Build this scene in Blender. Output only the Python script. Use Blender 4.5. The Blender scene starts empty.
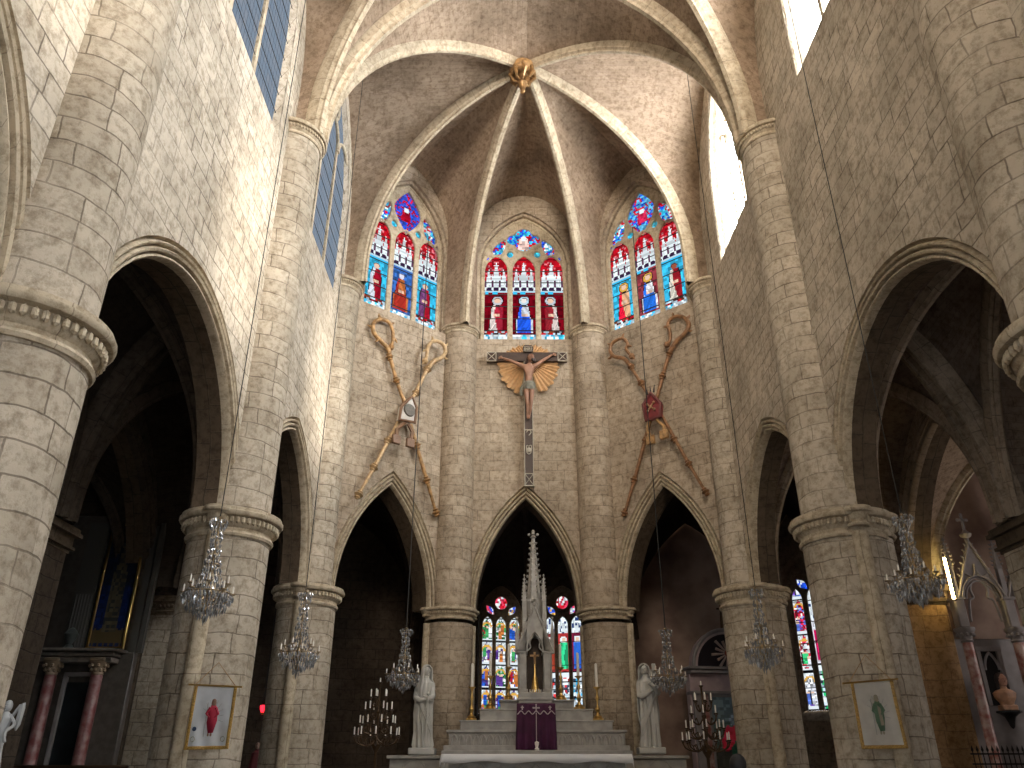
import bpy, bmesh, math, random
from mathutils import Vector, Matrix
R = random.Random(7)
PI = math.pi
sc = bpy.context.scene
col = sc.collection
# ---------------------------------------------------------------- camera
TH = math.radians(26.04); FPX = 800.0
CAM = Vector((-0.48, 0.0, 1.6))
YAW = math.radians(-0.22)
cd = bpy.data.cameras.new('camera'); cam = bpy.data.objects.new('camera', cd); col.objects.link(cam)
cam.location = CAM; cam.rotation_euler = (PI/2 + TH, 0, YAW)
cd.sensor_width = 36; cd.lens = FPX/1024*36; cd.clip_start = .05; cd.clip_end = 200
sc.camera = cam
sc.view_settings.view_transform = 'Standard'; sc.view_settings.look = 'None'
sc.view_settings.gamma = 1; sc.view_settings.use_curve_mapping = False
def P(x, y, Y):
    """world point at depth Y (world y) seen at pixel x, y of the photograph"""
    u = (x-512)/FPX; v = (384-y)/FPX
    d = Vector((u, math.cos(TH)-v*math.sin(TH), math.sin(TH)+v*math.cos(TH)))
    d.rotate(Matrix.Rotation(YAW, 3, 'Z'))
    return CAM + d*((Y-CAM.y)/d.y)
# ---------------------------------------------------------------- tagging
def tag(o, label=None, cat=None, group=None, kind=None):
    if label: o['label'] = label
    if cat: o['category'] = cat
    if group: o['group'] = group
    if kind: o['kind'] = kind
    return o
def empty(name, loc=(0,0,0), rz=0, label=None, cat=None, group=None, kind=None, parent=None):
    o = bpy.data.objects.new(name, None); col.objects.link(o)
    o.location = loc; o.rotation_euler = (0,0,rz); o.empty_display_size = .2
    if parent: o.parent = parent
    return tag(o, label, cat, group, kind)
def children(o): return [c for c in bpy.data.objects if c.parent == o]
def copy_tree(o, parent=None):
    c = o.copy(); col.objects.link(c); c.parent = parent
    for ch in children(o): copy_tree(ch, c)
    return c
# ---------------------------------------------------------------- mesh builder
class MB:
    def __init__(s): s.v=[]; s.f=[]; s.uv=[]; s.c=[]
    def add(s, pts, faces, uvs=None, cl=None):
        b=len(s.v); s.v += [tuple(p) for p in pts]
        for i,f in enumerate(faces):
            s.f.append([b+k for k in f])
            s.uv.append([uvs[k] for k in f] if uvs else None)
            s.c.append(cl)
        return s
    def grid(s, rows, uvs=None, cu=False, cv=False):
        n=len(rows); m=len(rows[0]); pts=[p for r in rows for p in r]
        fs=[]
        for i in range(n if cu else n-1):
            for j in range(m if cv else m-1):
                a=i; b=(i+1)%n; c=j; d=(j+1)%m
                fs.append((a*m+c, a*m+d, b*m+d, b*m+c))
        return s.add(pts, fs, [q for r in uvs for q in r] if uvs else None)
    def quad(s, a,b,c,d, uv=None): return s.add([a,b,c,d],[(0,1,2,3)],uv)
    def box(s, c, size, rz=0, rot=None, bev=0):
        x,y,z=[k/2 for k in size]; c=Vector(c)
        M = rot if rot is not None else Matrix.Rotation(rz,3,'Z')
        if bev:
            b=min(bev,x*.9,y*.9,z*.9); pts=[]
            # chamfered box through convex hull of 24 points
            bm=bmesh.new()
            for sx in(-1,1):
                for sy in(-1,1):
                    for sz in(-1,1):
                        for q in ((x,y-b,z-b),(x-b,y,z-b),(x-b,y-b,z)):
                            bm.verts.new(c+M@Vector((sx*q[0],sy*q[1],sz*q[2])))
            bmesh.ops.convex_hull(bm, input=bm.verts)
            bm.verts.index_update()
            s.add([v.co for v in bm.verts],[[v.index for v in f.verts] for f in bm.faces]); bm.free()
            return s
        p=[Vector((sx*x,sy*y,sz*z)) for sx in(-1,1) for sy in(-1,1) for sz in(-1,1)]
        F=[(0,1,3,2),(4,6,7,5),(0,4,5,1),(2,3,7,6),(0,2,6,4),(1,5,7,3)]
        for f in F:
            q=[p[k] for k in f]
            ax=[k for k in range(3) if all(abs(a[k]-q[0][k])<1e-9 for a in q)]
            ax=ax[0] if ax else 2
            uu=[[1,2],[0,2],[0,1]][ax]
            s.add([c+M@a for a in q],[(0,1,2,3)],[(a[uu[0]]+c[uu[0]]*0+c.x+c.y,a[uu[1]]+(c.z if uu[1]==2 else 0)) for a in q])
        return s
    def lathe(s, prof, c=(0,0,0), n=24, a0=0, a1=2*PI, axis=None, uvr=None, cap=False):
        full = abs(a1-a0-2*PI)<1e-6
        rows=[];uvs=[]; m=n+1
        c=Vector(c); Q=None
        if axis is not None: Q=Vector((0,0,1)).rotation_difference(Vector(axis).normalized()).to_matrix()
        L=0; pv=None
        r0=uvr if uvr else max(p[0] for p in prof)
        for (r,z) in prof:
            if pv: L+=math.hypot(r-pv[0],z-pv[1])
            pv=(r,z)
            row=[];uvw=[]
            for i in range(m):
                a=a0+(a1-a0)*i/n
                q=Vector((r*math.cos(a),r*math.sin(a),z))
                if Q is not None: q=Q@q
                row.append(c+q); uvw.append((a*r0, (c.z+z) if Q is None else L))
            rows.append(row); uvs.append(uvw)
        return s.grid(rows,uvs)
    def tube(s, pts, r, n=8, cap=True, closed=False):
        pts=[Vector(p) for p in pts]; m=len(pts)
        rad = r if isinstance(r,(list,tuple)) else [r]*m
        rows=[];uvs=[]; up=None; L=0
        for i,p in enumerate(pts):
            a=pts[(i-1)%m] if (closed or i>0) else p; b=pts[(i+1)%m] if (closed or i<m-1) else p
            t=(b-a)
            if t.length<1e-9: t=Vector((0,0,1))
            t.normalize()
            if up is None:
                up = Vector((0,0,1)) if abs(t.z)<.9 else Vector((1,0,0))
            sd=t.cross(up)
            if sd.length<1e-6: sd=t.orthogonal()
            sd.normalize(); up=sd.cross(t).normalized()
            if i: L+=(p-pts[i-1]).length
            rows.append([p+(sd*math.cos(k*2*PI/n)+up*math.sin(k*2*PI/n))*rad[i] for k in range(n)])
            uvs.append([(L,k*rad[i]*2*PI/n) for k in range(n)])
        s.grid(rows,uvs,cu=closed,cv=True)
        if cap and not closed:
            b=len(s.v); 
            s.add(rows[0],[list(range(n))[::-1]]); s.add(rows[-1],[list(range(n))])
        return s
    def ball(s, c, r, n=8, sx=1, sy=1, sz=1, M=None):
        rows=[]; c=Vector(c)
        for i in range(n//2+1):
            t=PI*i/(n//2)
            rows.append([c+((M or Matrix.Identity(3))@Vector((sx*r*math.sin(t)*math.cos(a),sy*r*math.sin(t)*math.sin(a),sz*r*math.cos(t)))) for a in [2*PI*k/n for k in range(n)]])
        return s.grid(rows,cv=True)
    def prism(s, poly, to3, d0, d1):
        """poly 2d outline, to3(u,z,depth)->point, extruded from d0 to d1"""
        n=len(poly)
        A=[to3(u,z,d0) for u,z in poly]; B=[to3(u,z,d1) for u,z in poly]
        s.add(A,[list(range(n))],[(u,z) for u,z in poly]); s.add(B,[list(range(n))[::-1]],[(u,z) for u,z in poly])
        for i in range(n):
            j=(i+1)%n
            s.quad(A[i],A[j],B[j],B[i],[(poly[i][0],poly[i][1]),(poly[j][0],poly[j][1]),(poly[j][0]+d1-d0,poly[j][1]),(poly[i][0]+d1-d0,poly[i][1])])
        return s
    def build(s, name, mat, parent=None, loc=None, smooth=40, merge=True, kind=None, solid=None, local=True):
        me=bpy.data.meshes.new(name); me.from_pydata(s.v,[],s.f)
        ul=me.uv_layers.new(name='UVMap'); k=0
        data=ul.data; buf=[]
        for f,u in zip(s.f,s.uv):
            if u is None:
                for i in f:
                    p=s.v[i]; buf += [p[0]+p[1], p[2]]
            else:
                for q in u: buf += [q[0],q[1]]
        data.foreach_set('uv',buf)
        if any(c is not None for c in s.c):
            ca=me.color_attributes.new('paint','FLOAT_COLOR','CORNER'); cb=[]
            for f,c in zip(s.f,s.c):
                for i in f: cb += list(c)+[1]
            ca.data.foreach_set('color',cb)
        if merge:
            bm=bmesh.new(); bm.from_mesh(me); bmesh.ops.remove_doubles(bm,verts=bm.verts,dist=1e-5)
            bmesh.ops.recalc_face_normals(bm,faces=bm.faces); bm.to_mesh(me); bm.free()
        if smooth:
            me.polygons.foreach_set('use_smooth',[True]*len(me.polygons)); me.set_sharp_from_angle(angle=math.radians(smooth))
        me.materials.append(mat)
        o=bpy.data.objects.new(name,me); col.objects.link(o)
        if loc: o.location=loc
        if parent:
            o.parent=parent
            if local is False: o.matrix_parent_inverse=mat_of(parent).inverted()
        if kind: o['kind']=kind
        if solid:
            md=o.modifiers.new('thick','SOLIDIFY'); md.thickness=solid; md.offset=0
        return o
def mat_of(o):
    M=Matrix.Translation(o.location)@o.rotation_euler.to_matrix().to_4x4()
    if o.parent: M=mat_of(o.parent)@M
    return M
# ---------------------------------------------------------------- materials
def nodes(m):
    m.use_nodes=True; nt=m.node_tree; nt.nodes.clear(); return nt, nt.nodes.new, nt.links.new
def plain(name, rgb, rough=.6, metal=0, noise=0, nscale=8, bump=0, spec=.5, c2=None):
    m=bpy.data.materials.new(name); nt,N,L=nodes(m)
    o=N('ShaderNodeOutputMaterial'); b=N('ShaderNodeBsdfPrincipled'); L(b.outputs[0],o.inputs[0])
    b.inputs['Base Color'].default_value=(*rgb,1); b.inputs['Roughness'].default_value=rough; b.inputs['Metallic'].default_value=metal
    b.inputs['Specular IOR Level'].default_value=spec
    if noise or bump or c2:
        tc=N('ShaderNodeTexCoord'); nz=N('ShaderNodeTexNoise'); nz.inputs['Scale'].default_value=nscale; nz.inputs['Detail'].default_value=6
        L(tc.outputs['Object'],nz.inputs['Vector'])
        mx=N('ShaderNodeMix'); mx.data_type='RGBA'
        rp=N('ShaderNodeValToRGB'); rp.color_ramp.elements[0].position=.38; rp.color_ramp.elements[1].position=.62
        L(nz.outputs[0],rp.inputs[0]); L(rp.outputs[0],mx.inputs[0])
        d=c2 if c2 else tuple(c*(1-noise) for c in rgb)
        mx.inputs[6].default_value=(*d,1); mx.inputs[7].default_value=(*rgb,1); L(mx.outputs[2],b.inputs['Base Color'])
        if bump:
            bp=N('ShaderNodeBump'); bp.inputs['Strength'].default_value=bump; bp.inputs['Distance'].default_value=.02
            L(nz.outputs[0],bp.inputs['Height']); L(bp.outputs[0],b.inputs['Normal'])
    return m
def stone(name, c1, c2, mortar, bw=.62, rh=.31, ms=.011, bump=.5, stain=.35, mix_mortar=.8):
    m=bpy.data.materials.new(name); nt,N,L=nodes(m)
    o=N('ShaderNodeOutputMaterial'); b=N('ShaderNodeBsdfPrincipled'); L(b.outputs[0],o.inputs[0])
    b.inputs['Roughness'].default_value=.88; b.inputs['Specular IOR Level'].default_value=.25
    uv=N('ShaderNodeUVMap'); uv.uv_map='UVMap'; tc=N('ShaderNodeTexCoord')
    nz=N('ShaderNodeTexNoise'); nz.inputs['Scale'].default_value=1.6; nz.inputs['Detail'].default_value=3; L(tc.outputs['Object'],nz.inputs['Vector'])
    sub=N('ShaderNodeVectorMath'); sub.operation='SUBTRACT'; sub.inputs[1].default_value=(.5,.5,.5); L(nz.outputs['Color'],sub.inputs[0])
    scl=N('ShaderNodeVectorMath'); scl.operation='SCALE'; scl.inputs['Scale'].default_value=.13; L(sub.outputs[0],scl.inputs[0])
    ad=N('ShaderNodeVectorMath'); ad.operation='ADD'; L(uv.outputs[0],ad.inputs[0]); L(scl.outputs[0],ad.inputs[1])
    br=N('ShaderNodeTexBrick'); L(ad.outputs[0],br.inputs['Vector'])
    br.inputs['Scale'].default_value=1; br.inputs['Brick Width'].default_value=bw; br.inputs['Row Height'].default_value=rh
    br.inputs['Mortar Size'].default_value=ms; br.inputs['Mortar Smooth'].default_value=.5; br.inputs['Bias'].default_value=0
    br.inputs['Color1'].default_value=(*c1,1); br.inputs['Color2'].default_value=(*c2,1)
    br.inputs['Mortar'].default_value=(*mortar,1); br.offset=.37; br.squash=.8; br.squash_frequency=3
    # mortar presence varies
    n4=N('ShaderNodeTexNoise'); n4.inputs['Scale'].default_value=.9; n4.inputs['Detail'].default_value=4; L(tc.outputs['Object'],n4.inputs['Vector'])
    # big stains
    n2=N('ShaderNodeTexNoise'); n2.inputs['Scale'].default_value=.55; n2.inputs['Detail'].default_value=8; n2.inputs['Roughness'].default_value=.65; L(tc.outputs['Object'],n2.inputs['Vector'])
    r2=N('ShaderNodeValToRGB'); r2.color_ramp.elements[0].position=.35; r2.color_ramp.elements[1].position=.68
    r2.color_ramp.elements[0].color=(1-stain,1-stain*1.05,1-stain*1.15,1); r2.color_ramp.elements[1].color=(1.04,1.03,1.0,1); L(n2.outputs[0],r2.inputs[0])
    mu=N('ShaderNodeMix'); mu.data_type='RGBA'; mu.blend_type='MULTIPLY'; mu.inputs[0].default_value=1
    r4=N('ShaderNodeValToRGB'); r4.color_ramp.elements[0].position=.42; r4.color_ramp.elements[1].position=.62; L(n4.outputs[0],r4.inputs[0])
    m4=N('ShaderNodeMath'); m4.operation='MULTIPLY'; m4.inputs[1].default_value=.6; L(r4.outputs[0],m4.inputs[0])
    fd=N('ShaderNodeMix'); fd.data_type='RGBA'; L(m4.outputs[0],fd.inputs[0]); L(br.outputs[0],fd.inputs[6]); fd.inputs[7].default_value=(*[(p+q)/2 for p,q in zip(c1,c2)],1)
    L(fd.outputs[2],mu.inputs[6]); L(r2.outputs[0],mu.inputs[7])
    n3=N('ShaderNodeTexNoise'); n3.inputs['Scale'].default_value=7; n3.inputs['Detail'].default_value=8; n3.inputs['Roughness'].default_value=.75; L(tc.outputs['Object'],n3.inputs['Vector'])
    r3=N('ShaderNodeValToRGB'); r3.color_ramp.elements[0].position=.36; r3.color_ramp.elements[1].position=.54
    r3.color_ramp.elements[0].color=(.52,.48,.43,1); r3.color_ramp.elements[1].color=(1,1,1,1); L(n3.outputs[0],r3.inputs[0])
    m3=N('ShaderNodeMix'); m3.data_type='RGBA'; m3.blend_type='MULTIPLY'; m3.inputs[0].default_value=.9; L(mu.outputs[2],m3.inputs[6]); L(r3.outputs[0],m3.inputs[7])
    L(m3.outputs[2],b.inputs['Base Color'])
    hs=N('ShaderNodeMath'); hs.operation='MULTIPLY_ADD'; L(br.outputs['Fac'],hs.inputs[0]); hs.inputs[1].default_value=-.8
    L(n3.outputs[0],hs.inputs[2])
    bp=N('ShaderNodeBump'); bp.inputs['Strength'].default_value=bump; bp.inputs['Distance'].default_value=.02; L(hs.outputs[0],bp.inputs['Height']); L(bp.outputs[0],b.inputs['Normal'])
    return m
def emit(name, rgb, st, attr=None, trans=0, lattice=False):
    m=bpy.data.materials.new(name); nt,N,L=nodes(m)
    o=N('ShaderNodeOutputMaterial'); e=N('ShaderNodeEmission'); e.inputs[0].default_value=(*rgb,1); e.inputs[1].default_value=st
    if attr:
        a=N('ShaderNodeVertexColor'); a.layer_name=attr; L(a.outputs[0],e.inputs[0])
    out=e.outputs[0]
    if lattice:
        uv=N('ShaderNodeUVMap'); uv.uv_map='UVMap'
        br=N('ShaderNodeTexBrick'); L(uv.outputs[0],br.inputs['Vector']); br.inputs['Scale'].default_value=1
        br.inputs['Brick Width'].default_value=.15; br.inputs['Row Height'].default_value=.22; br.inputs['Mortar Size'].default_value=.009; br.offset=0
        br.inputs['Color1'].default_value=(*rgb,1); br.inputs['Color2'].default_value=(rgb[0]*.8,rgb[1]*.92,rgb[2],1); br.inputs['Mortar'].default_value=(rgb[0]*.45,rgb[1]*.5,rgb[2]*.55,1)
        L(br.outputs[0],e.inputs[0])
    if trans:
        t=N('ShaderNodeBsdfTransparent'); mx=N('ShaderNodeMixShader'); mx.inputs[0].default_value=1-trans; L(t.outputs[0],mx.inputs[1]); L(out,mx.inputs[2]); out=mx.outputs[0]
    L(out,o.inputs[0]); return m
M={}
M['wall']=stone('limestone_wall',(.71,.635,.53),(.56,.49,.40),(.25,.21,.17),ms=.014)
M['apse']=stone('apse_limestone',(.59,.495,.39),(.455,.375,.29),(.28,.23,.175),bw=.55,rh=.30)
M['pier']=stone('pier_limestone',(.69,.615,.51),(.53,.46,.37),(.26,.215,.17),bw=.62,rh=.30,ms=.012,stain=.42)
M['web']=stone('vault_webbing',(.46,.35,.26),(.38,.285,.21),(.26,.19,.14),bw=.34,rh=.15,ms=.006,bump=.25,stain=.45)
M['rib']=stone('rib_limestone',(.62,.53,.40),(.53,.44,.33),(.33,.27,.2),bw=.7,rh=2.2,ms=.01,stain=.3)
M['mould']=stone('moulding_limestone',(.66,.57,.43),(.58,.49,.37),(.36,.29,.22),bw=.55,rh=3,ms=.008,stain=.3)
M['dark_stone']=stone('aisle_stone',(.42,.33,.25),(.34,.27,.20),(.2,.16,.12),stain=.4)  # aisle and backlit tracery stone, its dimness put into the colour
M['soffit']=stone('soffit_stone',(.15,.11,.075),(.12,.088,.06),(.06,.05,.035),bw=.6,rh=.4,stain=.4)  # shade under the arches put into a darker stone colour
M['soot']=stone('sooty_stone',(.12,.09,.068),(.095,.072,.054),(.05,.04,.03),stain=.5)  # near-black stone: darkness of the unlit aisles and ambulatory painted in
M['soot_web']=stone('sooty_vault',(.075,.055,.042),(.06,.045,.034),(.03,.024,.02),bw=.34,rh=.15,ms=.006,stain=.4)  # vault webbing darkened likewise, the unlit shade is in its colour
M['ochre']=stone('ochre_stone',(.56,.36,.19),(.47,.30,.16),(.3,.2,.12),bw=.6,rh=.35)
M['plaster']=plain('red_brown_plaster',(.36,.25,.19),.85,c2=(.20,.125,.095),nscale=1.1,bump=.3)
M['dark_web']=stone('aisle_vault_webbing',(.25,.19,.15),(.20,.15,.12),(.12,.09,.07),bw=.34,rh=.15,ms=.006,bump=.25,stain=.4)  # webbing darkened in colour to stand in for aisle shade
M['marble']=plain('altar_marble',(.42,.40,.365),.45,noise=.25,nscale=5)
M['statue']=plain('white_marble',(.58,.57,.53),.5,noise=.15,nscale=3)
M['gold']=plain('gilt_brass',(.78,.52,.18),.3,metal=1)
M['giltwood']=plain('gilt_wood',(.50,.29,.12),.42,metal=.25,noise=.5,nscale=9)
M['paletwood']=plain('pale_gilt_wood',(.55,.38,.2),.45,metal=.2,noise=.3,nscale=12)
M['brownwood']=plain('brown_gilt_wood',(.33,.17,.08),.45,metal=.2,noise=.4,nscale=9)
M['iron']=plain('dark_iron',(.02,.02,.02),.5,metal=.5)
M['bronze']=plain('dark_bronze',(.09,.055,.03),.4,metal=.7)
M['candle']=plain('wax',(.86,.82,.74),.5)
M['purple']=plain('purple_velvet',(.075,.01,.05),.8,noise=.3,nscale=4)
M['cloth']=plain('white_cloth',(.8,.8,.8),.8)
M['red_marble']=plain('red_marble',(.30,.10,.08),.3,c2=(.5,.36,.32),nscale=7)
M['lead']=plain('lead',(.04,.04,.04),.7)
# ================================================================ ARCHITECTURE
WX=5.2; PX=5.3; ZS=5.6; ZU=14.2; ZC=20.2
YP=[-11.2,-5.2,.8,6.9,13.6,19.5]
APX=(2.05,22.15)
class Frame:
    def __init__(s,A,B,inward,L=None):
        s.A=Vector((A[0],A[1],0)); s.t=Vector((B[0]-A[0],B[1]-A[1],0)); s.L=s.t.length; s.t.normalize()
        n=Vector((-s.t.y,s.t.x,0)); 
        mid=(s.A+Vector((B[0],B[1],0)))/2
        if (Vector((inward[0],inward[1],0))-mid).dot(n)<0: n=-n
        s.n=n
    def __call__(s,u,d,z): return s.A+s.t*u-s.n*d+Vector((0,0,z))
class Arch:
    """pointed arch, half width a, spring zs, apex za, centred uc"""
    def __init__(s,uc,a,zs,za):
        s.uc=uc;s.a=a;s.zs=zs;h=max(za-zs,a*1.0001); s.R=(a*a+h*h)/(2*a); s.k=s.R-a
    def z(s,u,d=0):
        x=abs(u-s.uc); r=s.R+d
        q=r*r-(x+s.k)**2
        return s.zs+math.sqrt(max(q,0))
    def half(s,d=0,n=14):
        r=s.R+d; a0=PI; a1=PI-math.acos(min(1,s.k/r)); pts=[]
        for i in range(n+1):
            a=a0+(a1-a0)*i/n
            pts.append((s.uc+s.k+r*math.cos(a), s.zs+r*math.sin(a)))
        pts[-1]=(s.uc,pts[-1][1])
        return pts
    def full(s,d=0,n=14):
        h=s.half(d,n); return h+[(2*s.uc-x,z) for x,z in h[-2::-1]]
def strips(mb,fr,d,us,solid,uo=0):
    us=sorted(set(round(u,5) for u in us))
    for i in range(len(us)-1):
        u0,u1=us[i],us[i+1]
        if u1-u0<1e-5: continue
        S0=solid(u0+1e-4); S1=solid(u1-1e-4)
        if len(S0)!=len(S1): S0=S1=solid((u0+u1)/2)
        for (a0,b0),(a1,b1) in zip(S0,S1):
            mb.quad(fr(u0,d,a0),fr(u1,d,a1),fr(u1,d,b1),fr(u0,d,b0),[(u0+uo,a0),(u1+uo,a1),(u1+uo,b1),(u0+uo,b0)])
MOULD=[(.30,0),(.30,.04),(.275,.11),(.255,.11),(.245,.02),(.22,-.01),(.195,.01),(.185,.12),(.165,.12),(.155,.03),(.13,.0),(.10,.02),(.09,.14),(.07,.14),(.06,.06),(.03,.05),(0,.09),(0,.20)]
def panel(fr,name,mat,T=.85,arch=None,win=None,z0=ZS,z1=20.7,back_z1=None,uo=0,mould=MOULD,zmould=0,mmat=None):
    """wall bay: arch=(a,spring,apex) win=(a,sill,spring,apex, profile[(delta,dsill,depth)])"""
    L=fr.L; uc=L/2; mb=MB(); mm=MB()
    ar=Arch(uc+(arch[3] if arch and len(arch)>3 else 0),*arch[:3]) if arch else None
    def mk(d_arch,wd,wds,top,hasw):
        wa=Arch(win[5] if win and len(win)>5 else uc,win[0],win[2],win[3]) if (win and hasw) else None
        def solid(u):
            out=[]; z=z0
            if ar and abs(u-ar.uc)<ar.a+d_arch: z=max(z0,ar.z(u,d_arch))
            if wa and abs(u-wa.uc)<wa.a+wd:
                out.append((z,win[1]-wds)); z=wa.z(u,wd)
            if z<top: out.append((z,top))
            return out
        us=[0,L]
        if ar: us += [p[0] for p in ar.full(d_arch)]
        if wa: us += [p[0] for p in wa.full(wd)]+[wa.uc-wa.a-wd,wa.uc+wa.a+wd]
        return us,solid
    prof=win[4] if win else None
    us,so=mk(mould[0][0],prof[0][0] if prof else 0,prof[0][1] if prof else 0,z1,True); strips(mb,fr,0,us,so,uo)
    us,so=mk(0,prof[-1][0] if prof else 0,prof[-1][1] if prof else 0,back_z1 or z1,True); strips(mb,fr,T,us,so,uo+.3)
    if ar:
        rows=[];uvs=[]; sf=MB()
        pr=mould+[(0,T)]
        zf = ar.zs>z0+.01
        for (dl,dp) in pr:
            pts=ar.full(dl)
            if zf: pts=[(pts[0][0],z0)]+pts+[(pts[-1][0],z0)]
            rows.append([fr(u,dp,z) for u,z in pts]); s=0; q=[]
            for k,(u,z) in enumerate(pts):
                if k: s+=math.hypot(u-pts[k-1][0],z-pts[k-1][1])
                q.append((s,dp+dl))
            uvs.append(q)
        mm.grid(rows[:-1],uvs[:-1]); sf.grid(rows[-2:],uvs[-2:])
    if win:
        wa=Arch(win[5] if len(win)>5 else uc,win[0],win[2],win[3]); rows=[];uvs=[]
        for (dl,ds,dp) in prof+([(prof[-1][0],prof[-1][1],T)] if prof[-1][2]<T else []):
            pts=wa.full(dl); a=pts[0][0]; b=pts[-1][0]; zs=win[1]-ds
            pts=[(a,zs)]+pts+[(b,zs)]
            rows.append([fr(u,dp,z) for u,z in pts]); s=0;q=[]
            for k,(u,z) in enumerate(pts):
                if k: s+=math.hypot(u-pts[k-1][0],z-pts[k-1][1])
                q.append((s,dp))
            uvs.append(q)
        mb.grid(rows,uvs,cv=True)
    o=mb.build(name,mat,kind='structure',merge=False,smooth=0)
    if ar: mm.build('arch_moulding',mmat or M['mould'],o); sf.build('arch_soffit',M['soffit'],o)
    return o
def gridpath(rows): return rows
# vaults ----------------------------------------------------------
def rib_curve(A,C,n=18):
    """quarter pointed arc from springer A to crown C"""
    A=Vector(A);C=Vector(C); h=C.z-A.z; dv=Vector((C.x-A.x,C.y-A.y,0)); D=dv.length; dv.normalize()
    h2=max(h,D*1.0001); Rr=(D*D+h2*h2)/(2*D); k=Rr-D; f=h/h2
    a1=PI-math.acos(k/Rr) if k>0 else PI/2
    out=[]
    for i in range(n+1):
        a=PI+(a1-PI)*i/n
        out.append(A+dv*(k+Rr+Rr*math.cos(a)-k)+Vector((0,0,f*Rr*math.sin(a))))
    return out
def formeret(A,B,zst,zap,n=18):
    A=Vector(A);B=Vector(B); m=(A+B)/2; m.z=zap
    S=Vector((A.x,A.y,zst)); cur=rib_curve(S,m,40)
    pts=[A+(S-A)*(i/20) for i in range(20)]+cur if zst>A.z+.01 else cur
    # resample by length
    Ls=[0]
    for i in range(1,len(pts)): Ls.append(Ls[-1]+(pts[i]-pts[i-1]).length)
    out=[]
    for i in range(n+1):
        s=Ls[-1]*i/n; k=0
        while k<len(Ls)-2 and Ls[k+1]<s: k+=1
        f=(s-Ls[k])/max(1e-9,Ls[k+1]-Ls[k]); out.append(pts[k].lerp(pts[k+1],min(1,f)))
    return out
def web(mb,A,W,bul=.12,m=7):
    rows=[];uvs=[];s=0
    n=len(A)
    for i in range(n):
        if i: s+=((A[i]-A[i-1]).length+(W[i]-W[i-1]).length)/2
        row=[];q=[];dist=(W[i]-A[i]).length
        for j in range(m+1):
            t=j/m; p=A[i].lerp(W[i],t)+Vector((0,0,bul*4*t*(1-t)*min(1,dist/2.5)))
            row.append(p); q.append((t*dist,s))
        rows.append(row);uvs.append(q)
    mb.grid(rows,uvs)
RIBP=[(-.17,.10),(-.17,-.10),(-.12,-.16),(-.12,-.22),(-.06,-.27),(-.05,-.33),(.05,-.33),(.06,-.27),(.12,-.22),(.12,-.16),(.17,-.10),(.17,.10)]
def sweep_rib(mb,pts,prof=RIBP,sc_=1.0):
    rows=[];uvs=[];s=0
    for i,p in enumerate(pts):
        a=pts[max(0,i-1)];b=pts[min(len(pts)-1,i+1)]; t=(b-a).normalized()
        h=Vector((pts[-1].x-pts[0].x,pts[-1].y-pts[0].y,0))
        if h.length<1e-6: h=Vector((1,0,0))
        h.normalize(); sd=Vector((-h.y,h.x,0)); up=sd.cross(t).normalized()
        if up.dot(Vector((0,0,1)))-up.dot(h)*.5<0: up=-up
        if i: s+=(p-pts[i-1]).length
        rows.append([p+sd*(x*sc_)+up*((y+.10)*sc_) for x,y in prof]); uvs.append([(s,k*.1) for k in range(len(prof))])
    mb.grid(rows,uvs)
def stilted(A,C,st,n=18):
    A=Vector(A)
    if st<=0: return rib_curve(A,C,n)
    S=A+Vector((0,0,st)); pts=[A+(S-A)*(i/8) for i in range(8)]+rib_curve(S,C,60)
    Ls=[0]
    for i in range(1,len(pts)): Ls.append(Ls[-1]+(pts[i]-pts[i-1]).length)
    out=[];k=0
    for i in range(n+1):
        q=Ls[-1]*i/n
        while k<len(Ls)-2 and Ls[k+1]<q: k+=1
        out.append(pts[k].lerp(pts[k+1],min(1,(q-Ls[k])/max(1e-9,Ls[k+1]-Ls[k]))))
    return out
def vault(name,corners,crown,edges,rmat,wmat,rs=1.0,lift=.0,parent=None,bul=.12,stilts=None):
    """corners springers; edges[i]=(zst,zap, rib?) between corner i and i+1"""
    mb=MB(); n=len(corners); C=Vector(crown)
    rc=[stilted(c,C,stilts[i] if stilts else 0) for i,c in enumerate(corners)]
    for i in range(n):
        A=corners[i];B=corners[(i+1)%n]; e=edges[i]
        a=e[3] if len(e)>3 else A; b=e[4] if len(e)>4 else B
        w1=formeret(a,b,e[0],e[1]); w2=formeret(b,a,e[0],e[1])
        web(mb,rc[i],w1,bul); web(mb,rc[(i+1)%n],w2,bul)
    o=mb.build(name,wmat,parent,kind=None if parent else 'structure',merge=False)
    for r in rc:
        q=MB(); sweep_rib(q,r,sc_=rs); q.build('vault_rib',rmat,o)
    for i in range(n):
        e=edges[i]
        if e[2]:
            A=corners[i];B=corners[(i+1)%n]
            f1=formeret(A,B,e[0],e[1]); f2=formeret(B,A,e[0],e[1])
            q=MB(); sweep_rib(q,f1,sc_=rs*e[2]); sweep_rib(q,f2,sc_=rs*e[2]); q.build('arch_rib',rmat,o)
    return o
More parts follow.
